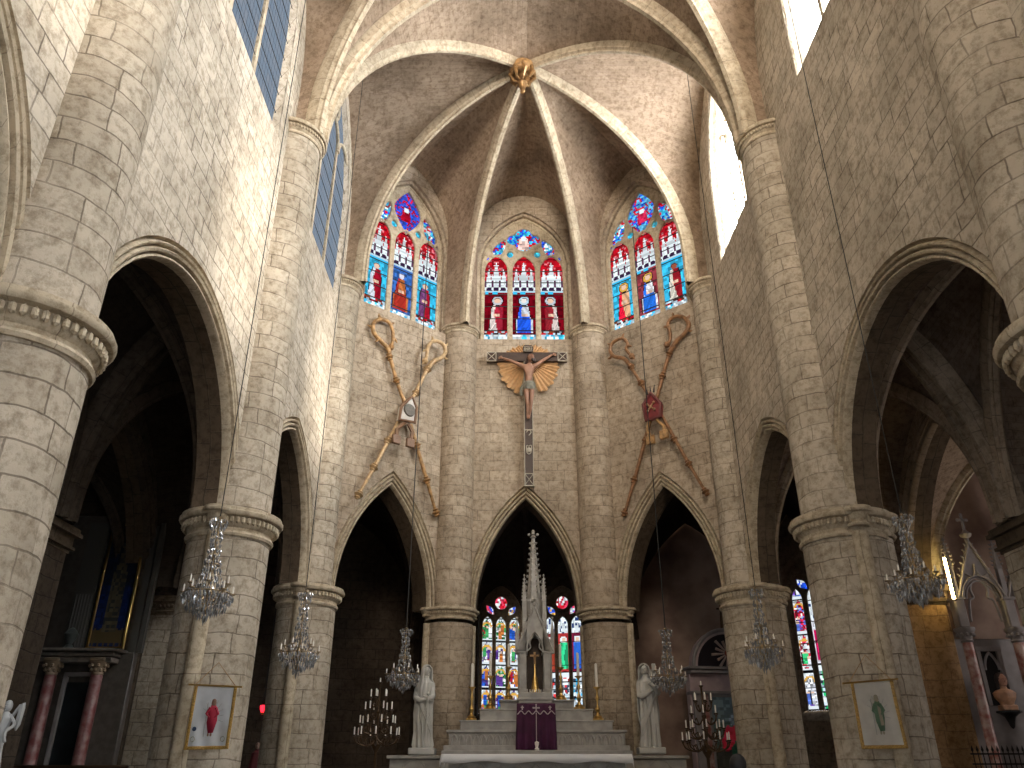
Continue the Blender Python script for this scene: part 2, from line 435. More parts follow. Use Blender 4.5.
# ---- nave + apse walls
SIDEPROF_L=[(.10,.08,0),(.0,.0,.14),(0,0,.30)]
SIDEPROF_R=[(.0,.0,0),(-.05,0,.05),(-.05,-.02,.12),(-.12,-.05,.2),(-.2,-.1,.5)]
ARW=2.36; ZAP=8.95
nb=len(YP)-1
for s,nm in((-1,'wall_left'),(1,'wall_right')):
    for i in range(nb):
        fr=Frame((s*WX,YP[i]),(s*WX,YP[i+1]),(0,YP[i]))
        a=(YP[i+1]-YP[i])/2-.72; za=8.3 if i==nb-2 else 8.5; sh=.12 if i==nb-2 else 0
        w=(2.12,13.35,15.9,19.4,SIDEPROF_L) if s<0 else (1.30,14.0,16.2,19.3,SIDEPROF_R)
        panel(fr,nm,M['wall'],arch=(a,ZS,za,sh),win=w,T=.62,uo=3.3*i)
APOLY=[(-WX,19.5),(-APX[0]-.05,APX[1]),(APX[0]+.05,APX[1]),(WX,19.5)]
APSEPROF=[(.16,.0,0),(.16,.0,.10),(.08,.0,.12),(.08,0,.22),(0,0,.30)]
apse_frames=[]
for i in range(3):
    fr=Frame(APOLY[i],APOLY[i+1],(0,15)); apse_frames.append(fr)
    a=1.38 if i==1 else 1.42
    panel(fr,'wall_apse',M['apse'],arch=(a,ZS,8.78 if i==1 else 8.72),win=(1.38,14.0,16.8,18.85 if i==1 else 19.1,APSEPROF),uo=5*i)
# west wall
fr=Frame((-WX,-11.2),(WX,-11.2),(0,0)); panel(fr,'wall_west',M['wall'],T=.6,z0=0)
# ---- nave vaults
XS=4.78
def sp(s,y,dy=0): return (s*XS,y+dy,ZU)
for i in range(nb-1):
    y0,y1=YP[i],YP[i+1]; cy=(y0+y1)/2
    cs=[sp(-1,y0,.2),sp(1,y0,.2),sp(1,y1,-.2),sp(-1,y1,-.2)]
    L_=lambda s,y:(s*WX,y,ZU)
    ed=[(ZU,ZC,0,sp(-1,y0),sp(1,y0)),
        (15.6,19.9,0,(WX,y0+.3,ZU),(WX,y1-.3,ZU)),
        (ZU,ZC,0,sp(1,y1),sp(-1,y1)),
        (15.6,19.9,0,(-WX,y1-.3,ZU),(-WX,y0+.3,ZU))]
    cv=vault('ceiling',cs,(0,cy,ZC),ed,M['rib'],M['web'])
    # transverse arch at y1
    q=MB(); sweep_rib(q,rib_curve(sp(-1,y1),(0,y1,ZC)),sc_=1.15); sweep_rib(q,rib_curve(sp(1,y1),(0,y1,ZC)),sc_=1.15); q.build('transverse_rib',M['rib'],cv)
AS=1.86; AY=21.55
P2L,P2R=sp(-1,13.6,.2),sp(1,13.6,.2); P3L,P3R=(-4.72,19.25,ZU),(4.72,19.25,ZU); AL,AR_=(-AS,AY,ZU),(AS,AY,ZU)
crown=(0,16.7,19.92)
fm=(17.6,19.85,.0)
a0=apse_frames[0]; a1=apse_frames[1]; a2=apse_frames[2]
def wp(fr,u): p=fr(u,0,ZU); return (p.x,p.y,p.z)
cs=[P2L,P2R,P3R,AR_,AL,P3L]
ed=[(ZU,ZC,0,sp(-1,13.6),sp(1,13.6)),
    (15.8,19.9,0,(WX,13.9,ZU),(WX,19.2,ZU)),
    (*fm,wp(a2,a2.L-.55),wp(a2,.55)),
    (18.15,19.72,.0,wp(a1,a1.L-.55),wp(a1,.55)),
    (*fm,wp(a0,a0.L-.55),wp(a0,.55)),
    (15.8,19.9,0,(-WX,19.2,ZU),(-WX,13.9,ZU))]
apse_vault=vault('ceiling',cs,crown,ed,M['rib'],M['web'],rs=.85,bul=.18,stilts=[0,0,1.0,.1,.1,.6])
# ---- roof slabs keep the sky out
MB().box((0,5,22),(22,60,.2)).build('ceiling',M['dark_stone'],kind='structure')
for s in(-1,1): MB().box((s*10.6,3,12),(9.0,50,.2)).build('ceiling',M['dark_stone'],kind='structure')
MB().box((0,26.3,12),(12.5,7.2,.2)).build('ceiling',M['dark_stone'],kind='structure')
MB().box((0,9,-.1),(34,48,.2)).build('floor',plain('floor_stone',(.14,.12,.10),.6,noise=.3,nscale=1),kind='structure')
# presbytery platform
MB().box((0,19.0,.35),(8.6,5.0,.7)).build('floor',M['marble'],kind='structure')
# ---- piers
CAPP=[(0,-.45),(.035,-.45),(.055,-.41),(.035,-.37),(.01,-.36),(.01,-.31),(.05,-.27),(.065,-.17),(.075,-.14),(.16,-.13),(.185,-.10),(.185,-.06),(.155,-.045),(.155,0),(0,0)]
def cap_lathe(mb,x,y,r,z,k=1.0,a0=0,a1=2*PI,n=36,beads=True,drop=1.0):
    mb.lathe([(r+dx*k,dz*k*drop) for dx,dz in CAPP[:-1]]+[(r*.6,0)],(x,y,z),n=n,a0=a0,a1=a1)
    if beads:
        nbd=int((r+.13*k)*(a1-a0)/(.095*k))
        for i in range(nbd):
            a=a0+(a1-a0)*(i+.5)/nbd; rr=r+.095*k
            mb.ball((x+rr*math.cos(a),y+rr*math.sin(a),z-.205*k),.046*k,6,sx=.85,sy=.85,sz=1.5)
def nave_pier(s,y,label):
    e=empty('stone_pier',(s*PX,y,0),0,label,'column','round piers of the nave arcade')
    r=.68
    b=MB(); b.lathe([(r,0),(r,5.2)],n=48)
    b.build('shaft',M['pier'],e)
    b=MB(); ao,ra=(.20,.46) if s<0 else (.38,.44)
    b.lathe([(ra,0),(ra,5.2)],(s*ao,0,0),n=28); b.build('aisle_shaft',M['pier'],e)
    for q in(-1,1):
        b=MB(); b.lathe([(.13,0),(.13,5.2)],(s*.0,q*.70,0),n=14); b.build('roll_shaft',M['mould'],e)
    b=MB(); b.lathe([(.85,0),(.85,.5),(.78,.6),(.70,.7)],n=40); b.build('plinth',M['pier'],e)
    c=MB(); cap_lathe(c,0,0,r,ZS,1.0); cap_lathe(c,s*ao,0,ra+.02,ZS-.004,.85); 
    for q in(-1,1): cap_lathe(c,s*.0,q*.70,.14,ZS-.002,.7,beads=False,n=20)
    c.build('capital',M['mould'],e)
    # upper half shaft facing the nave
    c0 = PI+PI if s<0 else PI
    b=MB(); ha=math.radians(98)
    ru=.52 if y>19 else .62
    b.lathe([(ru,ZS),(ru,14.1)],n=30,a0=c0-ha,a1=c0+ha); b.build('wall_shaft',M['pier'],e)
    c=MB(); cap_lathe(c,0,0,ru,ZU+.06,.7 if y>19 else .75,a0=c0-ha,a1=c0+ha); c.build('upper_capital',M['mould'],e)
    return e
names={1.2:'beside the camera',7.4:'nearest to the altar-facing viewer',13.6:'',19.5:''}
PL={(-1,.8):'round limestone pier nearest the viewer at far left, mostly out of the picture',(1,.8):'round limestone pier nearest the viewer at far right, mostly out of the picture',
 (-1,6.9):'huge pale limestone pier with beaded ring capital at left picture edge',(1,6.9):'huge pale limestone pier with ring capital cut by right picture edge',
 (-1,13.6):'left limestone pier carrying the white banner with the red figure',(1,13.6):'right limestone pier carrying the white banner with the green figure',
 (-1,19.5):'left limestone pier where the apse begins, left of the white statue holding a staff',(1,19.5):'right limestone pier where the apse begins, beside the dark branched candelabrum'}
for s in(-1,1):
    for y in YP[2:]: nave_pier(s,y,PL[(s,y)])
def apse_pier(s):
    x=s*APX[0]; y=APX[1]+.02
    e=empty('stone_pier',(x,y,0),0,'slender limestone apse pier just %s of the wall crucifix'%('left' if s<0 else 'right'),'column','piers behind the altar')
    r=.64; lo=.10 if s>0 else -.03
    MB().lathe([(r,0),(r,5.2)],n=44).build('shaft',M['apse'],e,loc=(lo,0,0))
    ang=math.atan2(22.15-19.5,-s*(5.2-2.1))
    b=MB()
    for (ax,ay) in ((-s*.60,.14),(s*.56,-.34)): b.lathe([(.11,0),(.11,5.2)],(ax,ay,0),n=14)
    b.build('roll_shaft',M['mould'],e,loc=(lo,0,0))
    MB().lathe([(.8,0),(.8,.6),(.7,.8)],n=40).build('plinth',M['apse'],e,loc=(lo,0,0))
    c=MB(); cap_lathe(c,0,0,r,ZS,.7)
    for (ax,ay) in ((-s*.60,.14),(s*.56,-.34)): cap_lathe(c,ax,ay,.12,ZS-.003,.5,beads=False,n=16)
    c.build('capital',M['mould'],e,loc=(lo,0,0))
    c0=-PI/2-s*0; ha=math.radians(95); 
    MB().lathe([(.54,ZS),(.54,14.1)],n=28,a0=c0-ha,a1=c0+ha).build('wall_shaft',M['apse'],e)
    c=MB(); cap_lathe(c,0,0,.54,ZU+.06,.6,a0=c0-ha,a1=c0+ha); c.build('upper_capital',M['mould'],e)
for s in(-1,1): apse_pier(s)
# ---- boss
M['oldgold']=plain('old_gold',(.42,.24,.10),.38,metal=.6,noise=.5,nscale=6)
e=empty('vault_boss',(-.12,16.7,19.85),0,'gilded foliate boss hanging where the apse vault ribs meet','boss')
MB().lathe([(.0,.05),(.36,.05),(.38,-.08),(.33,-.2),(.24,-.26),(0,-.26)],n=24).build('rim',M['giltwood'],e)
b=MB()
for i in range(8):
    a=i*PI/4; b.tube([(.34*math.cos(a),.34*math.sin(a),-.12),(.36*math.cos(a+.2),.36*math.sin(a+.2),-.3),(.24*math.cos(a+.1),.24*math.sin(a+.1),-.48),(.1*math.cos(a),.1*math.sin(a),-.5)],[.05,.06,.045,.03],6)
    b.ball((.3*math.cos(a+.4),.3*math.sin(a+.4),-.3),.07,8)
b.build('leaf_ring',M['oldgold'],e)
b=MB().lathe([(0,-.2),(.16,-.3),(.12,-.5),(.15,-.6),(.08,-.72),(.05,-.85),(.07,-.9),(0,-.97)],n=14); b.build('pendant',M['oldgold'],e)
# ================================================================ AISLES, CHAPELS, AMBULATORY
AXI,AXO=5.82,9.0
for s,nm in((-1,'left'),(1,'right')):
    for i in range(1,nb):
        y0,y1=YP[i],YP[i+1]; cy=(y0+y1)/2
        z=ZS
        cs=[(s*AXI,y0+.15,z),(s*(AXO-.7),y0+.15,z),(s*(AXO-.7),y1-.15,z),(s*AXI,y1-.15,z)]
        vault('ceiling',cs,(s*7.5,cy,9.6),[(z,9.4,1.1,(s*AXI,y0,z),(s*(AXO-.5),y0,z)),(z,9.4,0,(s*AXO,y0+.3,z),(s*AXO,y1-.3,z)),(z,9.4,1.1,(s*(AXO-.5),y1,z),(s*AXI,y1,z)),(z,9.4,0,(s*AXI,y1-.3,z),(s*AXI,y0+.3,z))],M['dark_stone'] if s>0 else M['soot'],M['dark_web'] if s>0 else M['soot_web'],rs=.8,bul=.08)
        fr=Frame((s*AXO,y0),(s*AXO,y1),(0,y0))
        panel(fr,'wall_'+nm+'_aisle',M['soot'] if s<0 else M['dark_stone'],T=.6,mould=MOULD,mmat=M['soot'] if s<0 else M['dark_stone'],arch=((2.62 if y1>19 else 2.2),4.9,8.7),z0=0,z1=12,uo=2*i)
        # side chapel shell
        if i>=2:
            X0,X1=9.6,14.2
            hasw = s>0
            fr=Frame((s*X1,y0),(s*X1,y1),(0,y0))
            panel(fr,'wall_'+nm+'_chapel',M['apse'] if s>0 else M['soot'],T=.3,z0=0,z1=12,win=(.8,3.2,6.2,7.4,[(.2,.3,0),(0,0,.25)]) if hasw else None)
            if hasw:
                w=MB(); p=[fr(fr.L/2-.8,.24,3.2),fr(fr.L/2+.8,.24,3.2),fr(fr.L/2+.8,.24,7.5),fr(fr.L/2-.8,.24,7.5)]
                w.quad(*p,[(0,0),(1.6,0),(1.6,4.3),(0,4.3)]); o=w.build('window_%d'%(20+i),emit('chapel_glass_%d'%i,(1,.86,.8),5,lattice=True),kind='structure')
            MB().box((s*(X0+X1)/2,y1,6),(X1-X0,.3,12)).build('wall_'+nm+'_chapel_end',M['plaster'] if s>0 else M['soot'],kind='structure')
            zz=5.4
            vault('ceiling',[(s*9.7,y0+.3,zz),(s*14.1,y0+.3,zz),(s*14.1,y1-.3,zz),(s*9.7,y1-.3,zz)],(s*11.9,cy,9.0),[(zz,8.8,0)]*4,M['rib'] if s>0 else M['soot'],M['web'] if s>0 else M['soot_web'],rs=.7,bul=.05)
    MB().box((s*11.9,YP[2],6),(5,.3,12)).build('wall_'+nm+'_chapel_end',M['plaster'] if s>0 else M['soot'],kind='structure')
    # responds against the outer wall
    for y in YP[2:]:
        pw=1.25; px_,py_=(s*9.0,y)
        if s<0 and y>19: px_,py_,pw=-9.02,20.9,1.38
        pm_=M['ochre'] if (s>0 and y>19) else (M['soot'] if (s<0 and y<19) else M['pier'])
        if s>0 and y>19: px_,pw=9.05,1.28
        e=empty('wall_pilaster',(px_,py_,0),0,{19.5:('pale stone pilaster with foliate band beyond the left aisle, left of the bannered pier' if s<0 else 'ochre stone pilaster in the right aisle beside the lit wall lamp'),13.6:'stone pilaster on the %s aisle wall behind the bannered pier'%nm,6.9:'stone pilaster on the %s aisle wall behind the nearest pier'%nm,.8:'stone pilaster on the %s aisle wall beside the viewer'%nm}[y],'pilaster')
        MB().box((0,0,2.6),(pw,1.2,5.2),bev=.03).build('shaft',pm_,e)
        c=MB(); 
        for k,(w,z0_,z1_) in enumerate(((.02,5.15,5.22),(.08,5.22,5.27),(.04,5.27,5.45),(.14,5.45,5.52),(.10,5.52,5.6))): c.box((0,0,(z0_+z1_)/2),(pw+2*w,1.2+2*w,z1_-z0_))
        for k in range(13): c.ball((-pw/2+.05+k*(pw-.1)/12,-.66,5.36),.05,6)
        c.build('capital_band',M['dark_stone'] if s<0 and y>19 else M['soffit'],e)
# east ring
ring=[(9.0,19.5),(11.2,22.6),(10.6,24.6),(7.6,26.6),(3.6,27.4),(3.1,28.4),(.25,29.3)]
def ringp(s,k): return (s*ring[k][0] if k<6 else .25, ring[k][1])
RWPROF=[(.25,.3,0),(0,0,.3)]
rframes={}
for s,nm in((-1,'left'),(1,'right')):
    for k in range(6):
        A,B=ringp(s,k),ringp(s,k+1)
        fr=Frame(A,B,(0,19)); rframes[(s,k)]=fr
        win=None
        if k==3: win=None
        if k==2: win=(.97,3.35,6.9,7.95,RWPROF,fr.L*(.45 if s>0 else .40))
        if k==5: win=(.76,3.45,6.6,7.7,[(.12,.1,0),(0,0,.25)],fr.L/2+(.74 if s<0 else .32))
        panel(fr,'wall_'+nm+'_ambulatory',M['plaster'] if s>0 and k==3 else M['dark_stone'] if s>0 and k==2 else M['soot'],T=.4,z0=0,z1=12,win=win)  # plaster facet is lighter in colour to stand in for pinkish light
# ambulatory vaults
IN=[(6.05,19.5),(2.6,22.9)]
zz=ZS
for s in(-1,1):
    c=[(s*6.05,19.7,zz),(s*9.0,19.5,zz),(s*9.9,25.1,zz),(s*7.6,26.5,zz)]
    vault('ceiling',c,(s*7.9,22.8,9.7),[(zz,9.4,0)]*4,M['soot'],M['soot_web'],rs=.8)
    c=[(s*5.9,20.0,zz),(s*7.6,26.5,zz),(s*3.6,27.3,zz),(s*2.5,22.9,zz)]
    vault('ceiling',c,(s*4.8,23.9,9.7),[(zz,9.4,0)]*4,M['soot'],M['soot_web'],rs=.8)
    MB().box((s*10.6,22,9.75),(3.6,6.6,.1)).build('ceiling',M['web'],kind='structure')
c=[(-2.4,23.0,zz),(2.4,23.0,zz),(3.6,27.3,zz),(3.1,28.4,zz),(.25,29.2,zz),(-3.1,28.4,zz),(-3.6,27.3,zz)]
vault('ceiling',c,(0,25.8,9.8),[(zz,9.4,0),(zz,9.4,0),(zz,8,0),(zz,8.8,0),(zz,8.8,0),(zz,8,0),(zz,9.4,0)],M['soot'],M['soot_web'],rs=.8)
# ================================================================ STAINED GLASS
def lin(c): return tuple(((x/255)/12.92 if x/255<=.04045 else ((x/255+.055)/1.055)**2.4) for x in c)
def hsh(*a):
    h=0
    for x in a: h=(h*1000003 ^ int(x*7919+13)) & 0xffffffff
    h^=h>>13; h=(h*0x5bd1e995)&0xffffffff; h^=h>>15
    return h/0xffffffff
def shade(c,k): return tuple(min(255,max(0,x*k)) for x in c)
RED=(190,20,35);DRED=(120,10,25);BLUE=(30,80,215);SKY=(60,190,235);WHITE=(225,235,240);PALE=(180,205,220);GOLD=(215,165,70);SKIN=(225,190,165);GREEN=(30,190,110);PURP=(120,60,160);BROWN=(120,60,35);PINK=(215,60,90);TEAL=(70,160,180)
def lead(x,y,p=.46):
    return (y%p)<.035
def mosaic(x,y,cols,s=.07,seed=0):
    i=math.floor(x/s+.5*math.floor(y/s)%2); j=math.floor(y/s)
    c=cols[int(hsh(i,j,seed)*len(cols))%len(cols)]
    return shade(c,.7+.5*hsh(i,j,seed+9))
def saint(spec):
    bg,robe,inner,head,halo,lean,seat,seed=spec
    def f(x,y,hw=.35,H=3.25):
        if y<.10: return (230,170,190) if int((x+2)/.06)%2 else (235,235,240)
        if y<.34: return mosaic(x,y,[WHITE,PALE,WHITE,SKY],.09,seed)
        if lead(x,y): return (15,12,18)
        if y>2.0:
            # canopy work
            base=RED if y>2.38 else (70,60,90)
            if y<2.42:
                k=abs(((x+.35)/.233)%1-.5)
                if y<2.14: return WHITE if k>.28+ (2.14-y)*1.2 else (50,30,60)
                return shade(WHITE,.85+.25*hsh(int(x/.05),int(y/.08),seed)) if k<.36 else (90,50,80)
            for cx,ty in ((0,3.12),(-.25,2.86),(.25,2.86),(-.125,2.66),(.125,2.66)):
                w=(ty-y)*.15
                if abs(x-cx)<w+.012 and y<ty: return shade(WHITE,.8+.3*hsh(int(y/.06),seed))
                if abs(y-(ty-.1))<.02 and abs(x-cx)<.07: return WHITE
            return shade(base if hsh(int(x/.07),int(y/.07),seed+3)>.16 else (220,120,130),.65+.45*hsh(int(x/.08),int(y/.08),seed))
        if y<.52 and not seat: return mosaic(x,y,[BROWN,RED,PALE,(60,30,30)],.08,seed)
        hx=lean*.1; hy=1.62
        d=math.hypot(x-hx,y-hy)
        if d<.095: return head
        if d<.12 and y>hy: return shade(head,.5)
        if halo and d<.19: return halo if d<.165 else (20,15,20)
        # body
        yy=(y-.42)/(1.50-.42)
        if 0<=yy<=1.02:
            w=.235-.05*yy if not seat else (.30-.16*yy if yy>.45 else .29)
            if yy>.9: w*=.82
            cx=lean*.1*yy
            q=abs(x-cx)/w
            if q<1:
                if q>.93: return (20,15,20)
                fold=.78+.35*hsh(int((x-cx+.12*math.sin(y*5))/.045),int(y/.3),seed)
                if seat and yy<.55: c=robe if q<.8 else inner
                else: c= inner if (x-cx)*(1 if lean>=0 else -1)>-.02+.06*math.sin(y*4) else robe
                if .55<yy<.66 and q<.5: c=SKIN
                return shade(c,fold)
        if y>1.84: return SKY if bg[0]>100 and hsh(int(x/.06),1)>.5 and y<1.98 else (PALE if y>1.93 else bg)
        return shade(bg,.62+.5*hsh(int(x/.09),int(y/.11),seed))
    return f
def scene(seed,pal,hh=.78):
    def f(x,y,hw=.2,H=3.2):
        k=int(y/hh); yy=y-k*hh; s=seed+k
        if yy<.05: return (12,10,14)
        if yy<.12: return shade(WHITE,.95)
        r=hsh(s,3); bg=pal[int(r*len(pal))%len(pal)]
        if yy>hh-.22 and abs(x)>(hh-yy)*.9: return shade(WHITE,.75+.3*hsh(int(x/.03),int(y/.03)))
        if yy>hh-.30 and abs(math.hypot(x,yy-(hh-.3))-.17)<.03: return GOLD
        for q in range(3):
            cx=(hsh(s,q,5)-.5)*.26; cy=.30+.25*hsh(s,q,6)
            if math.hypot(x-cx,yy-cy-.1)<.04: return SKIN
            if abs(x-cx)<.065 and cy-.26<yy<cy+.07:
                if abs(abs(x-cx)-.065)<.012: return (15,10,18)
                return shade(pal[int(hsh(s,q,7)*len(pal))%len(pal)],.7+.5*hsh(int(y/.05),q,s))
        return mosaic(x,yy,[bg,bg,shade(bg,.5),WHITE,pal[(int(r*9)+2)%len(pal)]],.055,s)
    return f
def tall_fig(seed,robe,bg,low):
    def f(x,y,hw=.2,H=3.2):
        if y>2.65: return shade(WHITE,.8+.3*hsh(int(x/.05),int(y/.07))) if hsh(int(x/.04),int(y/.09),seed)>.25 else (40,60,110)
        if y>1.30:
            if (y%.66)<.03: return (15,12,18)
            if math.hypot(x,y-2.42)<.07: return SKIN
            if math.hypot(x,y-2.42)<.12: return WHITE
            w=.14
            if abs(x)<w and 1.45<y<2.32: return shade(robe,.7+.5*hsh(int(x/.05+math.sin(y*6)),seed))
            return shade(bg,.7+.4*hsh(int(x/.07),int(y/.1)))
        if y>1.14: return WHITE
        if (y%.5)<.03: return (15,12,18)
        return mosaic(x,y,[WHITE,WHITE,PALE,low,(60,70,90)],.07,seed)
    return f
GLASS=emit('stained_glass',(1,1,1),1.15,attr='paint')
def stained(n,fr,dpt,uc,lancets,hw,sill,spr,lap,outer,extras,mat=None,cell=.034,base=None,frame_r=.036,lead_p=.46):
    """lancets=[(centre offset, paint)], extras=[(kind,cx,cz,rx,rz,rot,paint)], outer=(a,spring,apex)"""
    e=base or empty('window_%d'%n,kind='structure')
    mat=mat or M['mould']
    oa=Arch(0,*outer); la=[Arch(c,hw,spr,lap) for c,_ in lancets]
    def inx(ex,x,z):
        k,cx,cz,rx,rz,rot=ex[:6]; dx,dz=x-cx,z-cz
        c,s=math.cos(rot),math.sin(rot); a,b=(dx*c+dz*s)/rx,(-dx*s+dz*c)/rz
        if k=='vesica': return abs(a)<1-abs(b)**1.6 and abs(b)<1
        if k=='quatre': return a*a+b*b<.35 or any((a-p)**2+(b-q)**2<.22 for p,q in((.52,0),(-.52,0),(0,.5),(0,-.5)))
        if k=='tear': return a*a/(max(.05,.62-.38*b))+b*b<1
        return a*a+b*b<1
    plate=MB(); gl=[MB() for _ in lancets]; ge=[MB() for _ in extras]
    x0=-outer[0]; nx=int(2*outer[0]/cell)+1; nz=int((outer[2]-sill)/cell)+1
    def put(mb,i0,i1,j,d,cl=None):
        a=x0+i0*cell;b=x0+i1*cell;z=sill+j*cell;z2=z+cell
        mb.add([fr(uc+a,d,z),fr(uc+b,d,z),fr(uc+b,d,z2),fr(uc+a,d,z2)],[(0,1,2,3)],[(a,z),(b,z),(b,z2),(a,z2)],cl)
    for j in range(nz):
        z=sill+(j+.5)*cell; run=None
        for i in range(nx+1):
            x=x0+(i+.5)*cell; st=False
            if i<nx and (z<outer[1] and abs(x)<=outer[0] or z>=outer[1] and abs(x)<outer[0] and z<oa.z(x,.06)):
                hit=False
                for k,(c,pf) in enumerate(lancets):
                    if abs(x-c)<hw and z<(la[k].z(x) if z>spr else 1e9):
                        put(gl[k],i,i+1,j,dpt+.05,lin(pf(x-c,z-sill,hw,lap-sill))); hit=True
                if not hit:
                    for k,ex in enumerate(extras):
                        if inx(ex,x,z): put(ge[k],i,i+1,j,dpt+.05,lin(ex[6](x-ex[1],z-ex[2]))); hit=True; break
                st=not hit
            if st and run is None: run=i
            if not st and run is not None: put(plate,run,i,j,dpt); run=None
    plate.build('tracery',mat,e,merge=False,smooth=0,solid=.10)
    for k in range(len(lancets)): gl[k].build('lancet_glass',GLASS,e,merge=False,smooth=0)
    for k in range(len(extras)): 
        if ge[k].f: ge[k].build('tracery_glass',GLASS,e,merge=False,smooth=0)
    m=MB()
    for k,(c,_) in enumerate(lancets):
        pts=[(c-hw,sill)]+la[k].full(n=8)+[(c+hw,sill)]
        m.tube([fr(uc+u,dpt-.02,z) for u,z in pts],frame_r,6)
    for ex in extras:
        k,cx,cz,rx,rz,rot=ex[:6]; c,s=math.cos(rot),math.sin(rot); pts=[]
        for q in range(28):
            t=2*PI*q/28; lo,hi=0,2.0
            for _ in range(12):
                mid=(lo+hi)/2; a=mid*math.cos(t)*rx; b=mid*math.sin(t)*rz
                if inx(ex,cx+a*c-b*s,cz+a*s+b*c): lo=mid
                else: hi=mid
            a=lo*math.cos(t)*rx; b=lo*math.sin(t)*rz
            pts.append(fr(uc+cx+a*c-b*s,dpt-.02,cz+a*s+b*c))
        m.tube(pts,frame_r*.75,6,closed=True)
    pts=[(-outer[0],sill)]+oa.full(n=14)+[(outer[0],sill)]
    m.tube([fr(uc+u,dpt-.03,z) for u,z in pts],frame_r*1.3,6)
    m.build('tracery_moulding',mat,e)
    m=MB()
    for c,_ in lancets:
        z=sill+lead_p
        while z<spr+.1: m.box(fr(uc+c,dpt+.03,z),(.012,.012,.012)) if False else m.tube([fr(uc+c-hw,dpt+.02,z),fr(uc+c+hw,dpt+.02,z)],.013,4); z+=lead_p
    m.build('saddle_bars',M['lead'],e)
    return e
MW=(165,40,60)
def tq(seed,fig=(225,190,180),bg=SKY):
    def f(x,y):
        if math.hypot(x,y-.12)<.1: return WHITE
        if abs(x)<.16+.1*(-y) and y<.1 and y>-.35: return shade(fig,.7+.5*hsh(int(x/.06),int(y/.08),seed))
        return mosaic(x,y,[bg,bg,BLUE,RED],.07,seed)
    return f
def tm(seed,cols=(SKY,BLUE,TEAL,WHITE,RED)): return lambda x,y: mosaic(x,y,list(cols),.075,seed)
LAN=[-.92,0,.92]
def trac(top,seed):
    if top=='q':
        tp=('quatre',0,18.0,.60,.50,0,tq(seed)); t=(.80,17.68,.24,.38,.5)
    else:
        tp=('vesica',0,18.08,.54,.86,0,tq(seed,(170,15,40),(60,80,190)) if seed<20 else tq(seed,(200,40,80),(90,170,210))); t=(.86,17.72,.29,.50,.42)
    return [tp,('tear',-t[0],t[1],t[2],t[3],-t[4],tm(seed+1)),('tear',t[0],t[1],t[2],t[3],t[4],tm(seed+2)),
            ('disc',-.46,17.40,.13,.15,0,tm(seed+3,(SKY,TEAL))),('disc',.46,17.40,.13,.15,0,tm(seed+4,(SKY,TEAL))),
            ('disc',-1.20,17.22,.06,.10,0,tm(seed+5,(BLUE,))),('disc',1.20,17.22,.06,.10,0,tm(seed+6,(BLUE,)))]
# bg,robe,inner,head,halo,lean,seated,seed
SA=saint((SKY,(200,205,215),(150,20,40),SKIN,None,.1,False,1)); SB=saint(((60,110,190),(170,50,40),(190,110,60),(215,215,230),None,0,True,2)); SC=saint((SKY,(170,25,45),(120,70,120),SKIN,None,-.3,False,3))
CA=saint((DRED,(215,200,195),(170,40,60),SKIN,(190,190,200),.5,False,4)); CB=saint((DRED,(35,90,225),(200,205,215),(225,220,215),PALE,0,True,5)); CC=saint((DRED,(205,190,185),(150,40,50),SKIN,(185,190,200),-.5,False,6))
DA=saint((SKY,(225,30,60),(220,170,130),SKIN,GOLD,.3,False,7)); DB=saint(((150,60,70),(40,110,215),(225,225,230),SKIN,GOLD,0,True,8)); DC=saint((SKY,(210,205,190),(150,30,40),(150,80,60),None,.2,False,9))
for k,(sp_,top) in enumerate((((SA,SB,SC),'v'),((CA,CB,CC),'q'),((DA,DB,DC),'v'))):
    fr=apse_frames[k]
    stained(3+k,fr,.26,fr.L/2,list(zip(LAN,sp_)),.405,14.0,16.75,17.36,(1.38,16.8,18.85 if top=='q' else 19.1),trac(top,10+k*10))
PA=[(170,30,50),(40,90,190),(60,150,90),(200,120,60),(90,60,140),(220,225,230)]
PB=[(210,215,225),(180,30,50),(235,235,240),(60,120,180),(200,150,60)]
def axial(n,s,specs,u0,seed):
    fr=rframes[(s,5)]
    uc=fr.L/2+(.74 if s<0 else .32)
    stained(n,fr,.2,uc,list(zip((-.49,0,.49) if s<0 else (.49,0,-.49),specs)),.205,3.45,6.35,6.67,(.75,6.6,7.7),
        [('disc',0,7.13,.24,.24,0,tm(seed,(RED,WHITE,PINK))),('vesica',-.40,6.87,.13,.24,.75,tm(seed+1,(WHITE,PINK,BLUE))),('vesica',.40,6.87,.13,.24,-.75,tm(seed+2,(WHITE,BLUE,GOLD)))],mat=M['dark_stone'],cell=.04,frame_r=.03,lead_p=.78)
axial(7,-1,[scene(31,PA),scene(77,PA),scene(52,PA)],0,70)
o=axial(8,1,[tall_fig(3,(170,70,50),(150,60,60),(220,60,60)),tall_fig(4,(50,190,130),(190,60,60),(190,50,60)),tall_fig(5,(50,110,215),(120,30,60),(60,160,200))],0,80)
